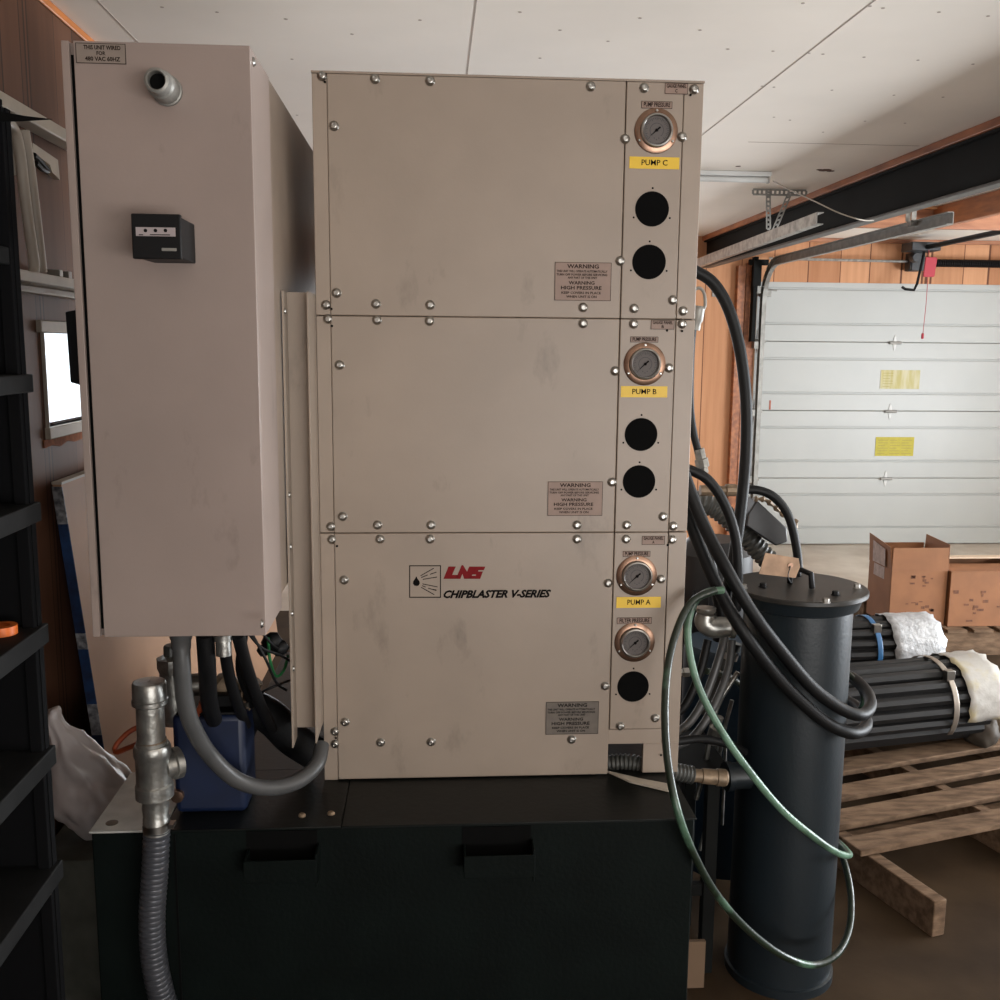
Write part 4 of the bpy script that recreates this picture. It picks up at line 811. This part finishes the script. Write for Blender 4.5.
# plastic bag
bg = MB(); n = 28; rings = []
prof = [(.362, -.775, .012), (.37, -.772, .04), (.40, -.775, .075), (.44, -.775, .10), (.48, -.783, .095), (.52, -.800, .08), (.56, -.822, .062), (.60, -.842, .042), (.635, -.858, .024), (.66, -.866, .012), (.675, -.868, .016)]
vs = []
for z, cx_, r in prof:
    for k_ in range(n):
        a = 2*pi*k_/n; rr = r*(1+.12*sin(3*a+z*9)+.07*sin(7*a+z*20)); vs.append(Vector((cx_+cos(a)*rr, 2.25+sin(a)*rr*.8, z)))
fs = [(i*n+j_, i*n+(j_+1) % n, (i+1)*n+(j_+1) % n, (i+1)*n+j_) for i in range(len(prof)-1) for j_ in range(n)]+[list(range(n))[::-1], [(len(prof)-1)*n+j_ for j_ in range(n)]]
bg.add(vs, fs)
ba = build(bg, 'plastic_bag', 'bag', sharp=180); tag(ba, 'crumpled white plastic bag between black shelf and tank corner', 'bag')
sm = ba.modifiers.new('s', 'SUBSURF'); sm.levels = 2; sm.render_levels = 2
tx = bpy.data.textures.new('crumple', 'CLOUDS'); tx.noise_scale = .06; dm = ba.modifiers.new('d', 'DISPLACE'); dm.texture = tx; dm.strength = .035; dm.mid_level = .5
tag(build(MB().box((-.88, 2.13, .001), (-.69, 2.38, .362)), 'cardboard_box', mat('dim grey green box', (.10, .10, .08), .8, var=.4, vscale=12), bevel=.004), 'dim grey box under the white plastic bag', 'box')

# ------------------------------------------------------------------ right floor: pallets, bars, boxes
PH = radians(16.5); E1 = Vector((cos(PH), sin(PH), 0)); E2 = Vector((-sin(PH), cos(PH), 0)); PO = Vector((1.285, 2.30, 0)); UZ = Vector((0, 0, 1))
def pq(a, b, z): return PO+E1*a+E2*b+UZ*z
def pbox(m, a0, a1, b0, b1, z0, z1, mi=0): m.obox(pq((a0+a1)/2, (b0+b1)/2, (z0+z1)/2), E1*(a1-a0)/2, E2*(b1-b0)/2, UZ*(z1-z0)/2, mi); return m
pal = thing('wooden_pallet', PO, 'weathered wooden pallet in front at the right under the strapped black bars', 'pallet', 'wooden pallets on the floor')
for a0 in (0, .52, 1.04): build(pbox(MB(), a0, a0+.04, 0, 1.05, .0, .10), 'stringer', 'pallet', pal, bevel=.003)
for i, b0 in enumerate((.235, .385, .535, .695, .86, .99)):
    s_ = .015*((i*7) % 3-1); m = MB()
    m.obox(pq(.54+s_*.5, b0+.05, .1105), E1*.56+E2*s_*.2, E2*(.041+.005*(i % 2)), UZ*.0095); build(m, 'deck_board', 'pallet', pal, bevel=.003)
build(pbox(MB(), .0, 1.08, .45, .54, .0005-.0, .0008), 'bottom_board', 'pallet', pal)
def bars(name, C0, R, L0, L1, rr, ax, label, nb, matw, w0, w1, strap, s0, s1, floorz, squash=1.0):
    t = thing(name, C0, label, 'bar bundle', 'bundles of black bars')
    Z = Vector((0, 0, 1)); ax = Vector(ax).normalized(); sd = ax.cross(Z)
    def pt(a, l, r): return C0+Z*(R*squash+rr)+ax*l+(sd*cos(a)+Z*sin(a)*squash)*r
    for k_ in range(nb):
        a = 2*pi*k_/nb; dl = random.uniform(-.015, .015)
        m = MB(); P0, P1 = pt(a, L0, R), pt(a, L1+dl, R); m.tube([P0, P1], rr, 8); build(m, 'bar', 'bar', t, smooth=True)
    m = MB().tube([pt(0, L0+.01, 0), pt(0, L1-.03, 0)], R*.93, 24); build(m, 'inner_bars', 'bar', t)
    def sleeve(nm, l0, l1, extra, mt, a0, a1, wav=0, n_=26, nl=6):
        m = MB(); vs = []
        for i in range(nl+1):
            for j_ in range(n_+1):
                a = a0+(a1-a0)*j_/n_; l = l0+(l1-l0)*i/nl+wav*(.004*sin(j_*1.7+i)+.006*random.uniform(-1, 1))*(1 if i in (0, nl) else .2)
                vs.append(pt(a, l, R+rr+extra+wav*.004*sin(j_*2.1+i*1.3)))
        m.add(vs, [(i*(n_+1)+j_, i*(n_+1)+j_+1, (i+1)*(n_+1)+j_+1, (i+1)*(n_+1)+j_) for i in range(nl) for j_ in range(n_)])
        o = build(m, nm, mt, t, sharp=180); so = o.modifiers.new('t', 'SOLIDIFY'); so.thickness = .0015; return o
    sleeve(matw[0], w0, w1, .004, matw[1], -.25 if nb > 14 else -.15, pi+.2, wav=1)
    for s_ in (s0,): sleeve(strap[0], s_, s_+.022, .0025, strap[1], -.6, pi+.6)
    p = pt(radians(50 if nb > 14 else 15), s0+.011, R+rr+.006); build(MB().obox(p, ax*.016, sd*.012, Z*.018), 'strap_seal', 'zinc', t, bevel=.001)
    return t
B1 = pq(.60, .85, .1205); bars('steel_bars', B1, .128, -.42, .30, .0215, (cos(radians(11)), sin(radians(11)), 0), 'nearer bundle of strapped black bars lying on the wooden pallet', 18, ('plastic_wrap', 'foam'), .20, .35, ('steel_strap', 'steel_strap'), .135, 0, .12)
cb = MB(); C1 = B1+Vector((cos(radians(11)), sin(radians(11)), 0))*.33+Vector((.01, -.07, .001)); nn = 16
prof = [(.03, 0), (.055, .01), (.06, .035), (.052, .065), (.035, .085), (.012, .095)]; vs = []
for r_, z in prof:
    for k_ in range(nn):
        a = 2*pi*k_/nn; vs.append(C1+Vector((cos(a)*r_*1.0, sin(a)*r_, z)))
cb.add(vs, [(i*nn+j_, i*nn+(j_+1) % nn, (i+1)*nn+(j_+1) % nn, (i+1)*nn+j_) for i in range(len(prof)-1) for j_ in range(nn)]+[list(range(nn))[::-1], [(len(prof)-1)*nn+j_ for j_ in range(nn)]])
co = tag(build(cb, 'crumpled_wrap', mat('grimy crumpled plastic', (.07, .055, .042), .6, spec=.2, var=.4, vscale=25), sharp=180), 'grimy crumpled plastic lying on the pallet at the end of the nearer bar bundle', 'plastic wrap')
sm2 = co.modifiers.new('s', 'SUBSURF'); sm2.levels = 2; sm2.render_levels = 2; dm2 = co.modifiers.new('d', 'DISPLACE'); dm2.texture = tx; dm2.strength = .04; dm2.mid_level = .3
bars('steel_bars', Vector((1.905, 3.9, .156)), .108, -.45, .14, .0200, (1, .08, 0), 'farther bundle of black bars with blue strap and silver bubble wrap', 16, ('bubble_wrap', 'bubble'), -.055, .16, ('blue_strap', 'blue_strap'), -.135, 0, .1)
pl = thing('wooden_pallet', (1.95, 3.86, 0), 'dark pallet hidden beneath the farther black bars', 'pallet', 'wooden pallets on the floor')
for y in (3.7, 4.0): build(MB().box((1.35, y, 0), (2.06, y+.04, .138)), 'stringer', 'pallet', pl)
for x in (1.38, 1.68, 1.95): build(MB().box((x, 3.66, .139), (x+.09, 4.08, .155)), 'deck_board', 'pallet', pl)
# far pallet with cartons
pl = thing('wooden_pallet', (2.95, 4.95, 0), 'dark pallet under the two cardboard boxes near the garage door', 'pallet', 'wooden pallets on the floor')
PZ = .135
for y in (4.64, 4.95, 5.28): build(MB().box((2.40, y, 0), (3.6, y+.045, PZ-.017)), 'stringer', 'pallet', pl)
for i in range(9): build(MB().box((2.40+i*.135, 4.62, PZ-.0165), (2.50+i*.135, 5.34, PZ)), 'deck_board', 'pallet', pl, bevel=.002)
yb = 4.70
def carton(x0, x1, y0, y1, z0, z1, label, flaps):
    t = thing('cardboard_box', ((x0+x1)/2, (y0+y1)/2, z0), label, 'box', 'cardboard boxes on the far pallet'); th = .004
    m = MB(); m.box((x0, y0, z0), (x1, y0+th, z1)); m.box((x0, y1-th, z0), (x1, y1, z1)); m.box((x0, y0+th, z0), (x0+th, y1-th, z1)); m.box((x1-th, y0+th, z0), (x1, y1-th, z1)); m.box((x0+th, y0+th, z0), (x1-th, y1-th, z0+th))
    build(m, 'carton_body', 'card', t, bevel=.0015)
    for f in flaps: build(MB().prism(f, (0, .003, 0) if abs(f[0][1]-f[1][1]) < 1e-4 else (.003, 0, 0) if abs(f[0][0]-f[1][0]) < .001 else (0, 0, .003)), 'flap', 'card', t)
    return t
a, b_ = aty(892, 571, yb), aty(948, 571, yb); z1 = a.z; x0, x1 = a.x, b_.x; y1 = at(870, 560, 'x', x0-.01).y; fh = aty(920, 548, yb).z-z1
y1 = yb+.26
t = carton(x0, x1, yb, y1, PZ+.001, z1, 'open cardboard box with raised flaps on the far pallet', [
    [(x0, yb, z1), (x1, yb, z1), (x1-.004, yb, z1+fh), (x0+.002, yb, z1+fh)],
    [(x0, yb, z1), (x0, y1, z1), (x0-.008, y1, z1+fh*1.25), (x0-.008, yb+.02, z1+fh*1.02)],
    [(x1, yb, z1), (x1, y1, z1), (x1+.01, y1, z1+fh*1.18), (x1+.01, yb+.02, z1+fh*1.1)],
    [(x0, y1, z1), (x1, y1, z1), (x1, y1, z1+fh*.8), (x0, y1, z1+fh*.8)]])
m = MB(); rnd = random.Random(3)
for i in range(26):
    px = 904+rnd.random()*32; py = 575+rnd.random()*36
    if 588 < py < 600: continue
    p = aty(px, py, yb); s1, s2 = .003+rnd.random()*.009, .002+rnd.random()*.005; m.box((p.x-s1, yb-.0012, p.z-s2), (p.x+s1, yb-.0001, p.z+s2))
build(m, 'printed_marks', 'card_print', t, smooth=False)
m = MB(); m.box((x0-.0012, yb+.08, z1-.06), (x0-.0001, yb+.2, z1+.0)); build(m, 'shipping_label', 'label_grey', t); 
m = MB(); m.prism([(x0-.0085, yb+.06, z1+.01), (x0-.0085, yb+.20, z1+.01), (x0-.0125, yb+.20, z1+fh*1.02), (x0-.0125, yb+.06, z1+fh*.85)], (-.001, 0, 0)); build(m, 'shipping_label', 'label_grey', t)
a = aty(950, 572, yb-.02); xb0 = a.x+.008; zb = a.z-.002
t = carton(xb0, xb0+.5, yb-.02, yb+.36, PZ+.001, zb, 'closed cardboard box at the right edge of the photo on the far pallet', [])
build(MB().box((xb0, yb-.02, zb), (xb0+.5, yb+.165, zb+.004)), 'flap', 'card', t)
build(MB().prism([(xb0, yb+.36, zb+.001), (xb0+.5, yb+.36, zb+.001), (xb0+.5, yb+.14, zb+.035), (xb0, yb+.14, zb+.035)], (0, 0, .004)), 'flap', mat('pale flap', (.62, .47, .34), .7), t)
m = MB()
for i in range(12):
    px = 955+rnd.random()*45; py = 590+rnd.random()*32; p = aty(px, py, yb-.02); s1, s2 = .004+rnd.random()*.014, .003+rnd.random()*.006; m.box((p.x-s1, yb-.0212, p.z-s2), (p.x+s1, yb-.0201, p.z+s2))
build(m, 'printed_marks', 'card_print', t, smooth=False)

# ------------------------------------------------------------------ light
W = bpy.data.worlds.new('world'); S.world = W; W.use_nodes = True
bgn = W.node_tree.nodes['Background']; bgn.inputs['Color'].default_value = (.85, .93, 1, 1); bgn.inputs['Strength'].default_value = 2.0
def area(name, loc, rot, sx, sy, power, col):
    l = bpy.data.lights.new(name, 'AREA'); l.shape = 'RECTANGLE'; l.size = sx; l.size_y = sy; l.energy = power; l.color = col
    o = bpy.data.objects.new(name, l); COL.objects.link(o); o.location = loc; o.rotation_euler = rot; return o
area('daylight_right', (XR+.05, (OY0+OY1)/2, .75), (0, radians(136), 0), 1.3, OY1-OY0, 430, (.90, .95, 1))
area('daylight_behind', ((BX0+BX1)/2, YN-.05, .75), (radians(146), 0, 0), BX1-BX0, 1.3, 230, (1, .95, .9))
area('far_fill', (.375, YF+.12, 1.0), (radians(-90), 0, 0), 1.7, 1.8, 26, (.95, .97, 1))  # fill lamp added in the hidden far opening, brightens the leaning sheets
#area('daylight_window', (XL-.3, (WY0+WY1)/2, (WZ0+WZ1)/2), (0, radians(-90), 0), .5, .6, 25, (.95, .98, 1))

S.view_settings.view_transform = 'Standard'; S.view_settings.look = 'None'; S.view_settings.gamma = 1; S.view_settings.use_curve_mapping = False
S.view_settings.exposure = 0
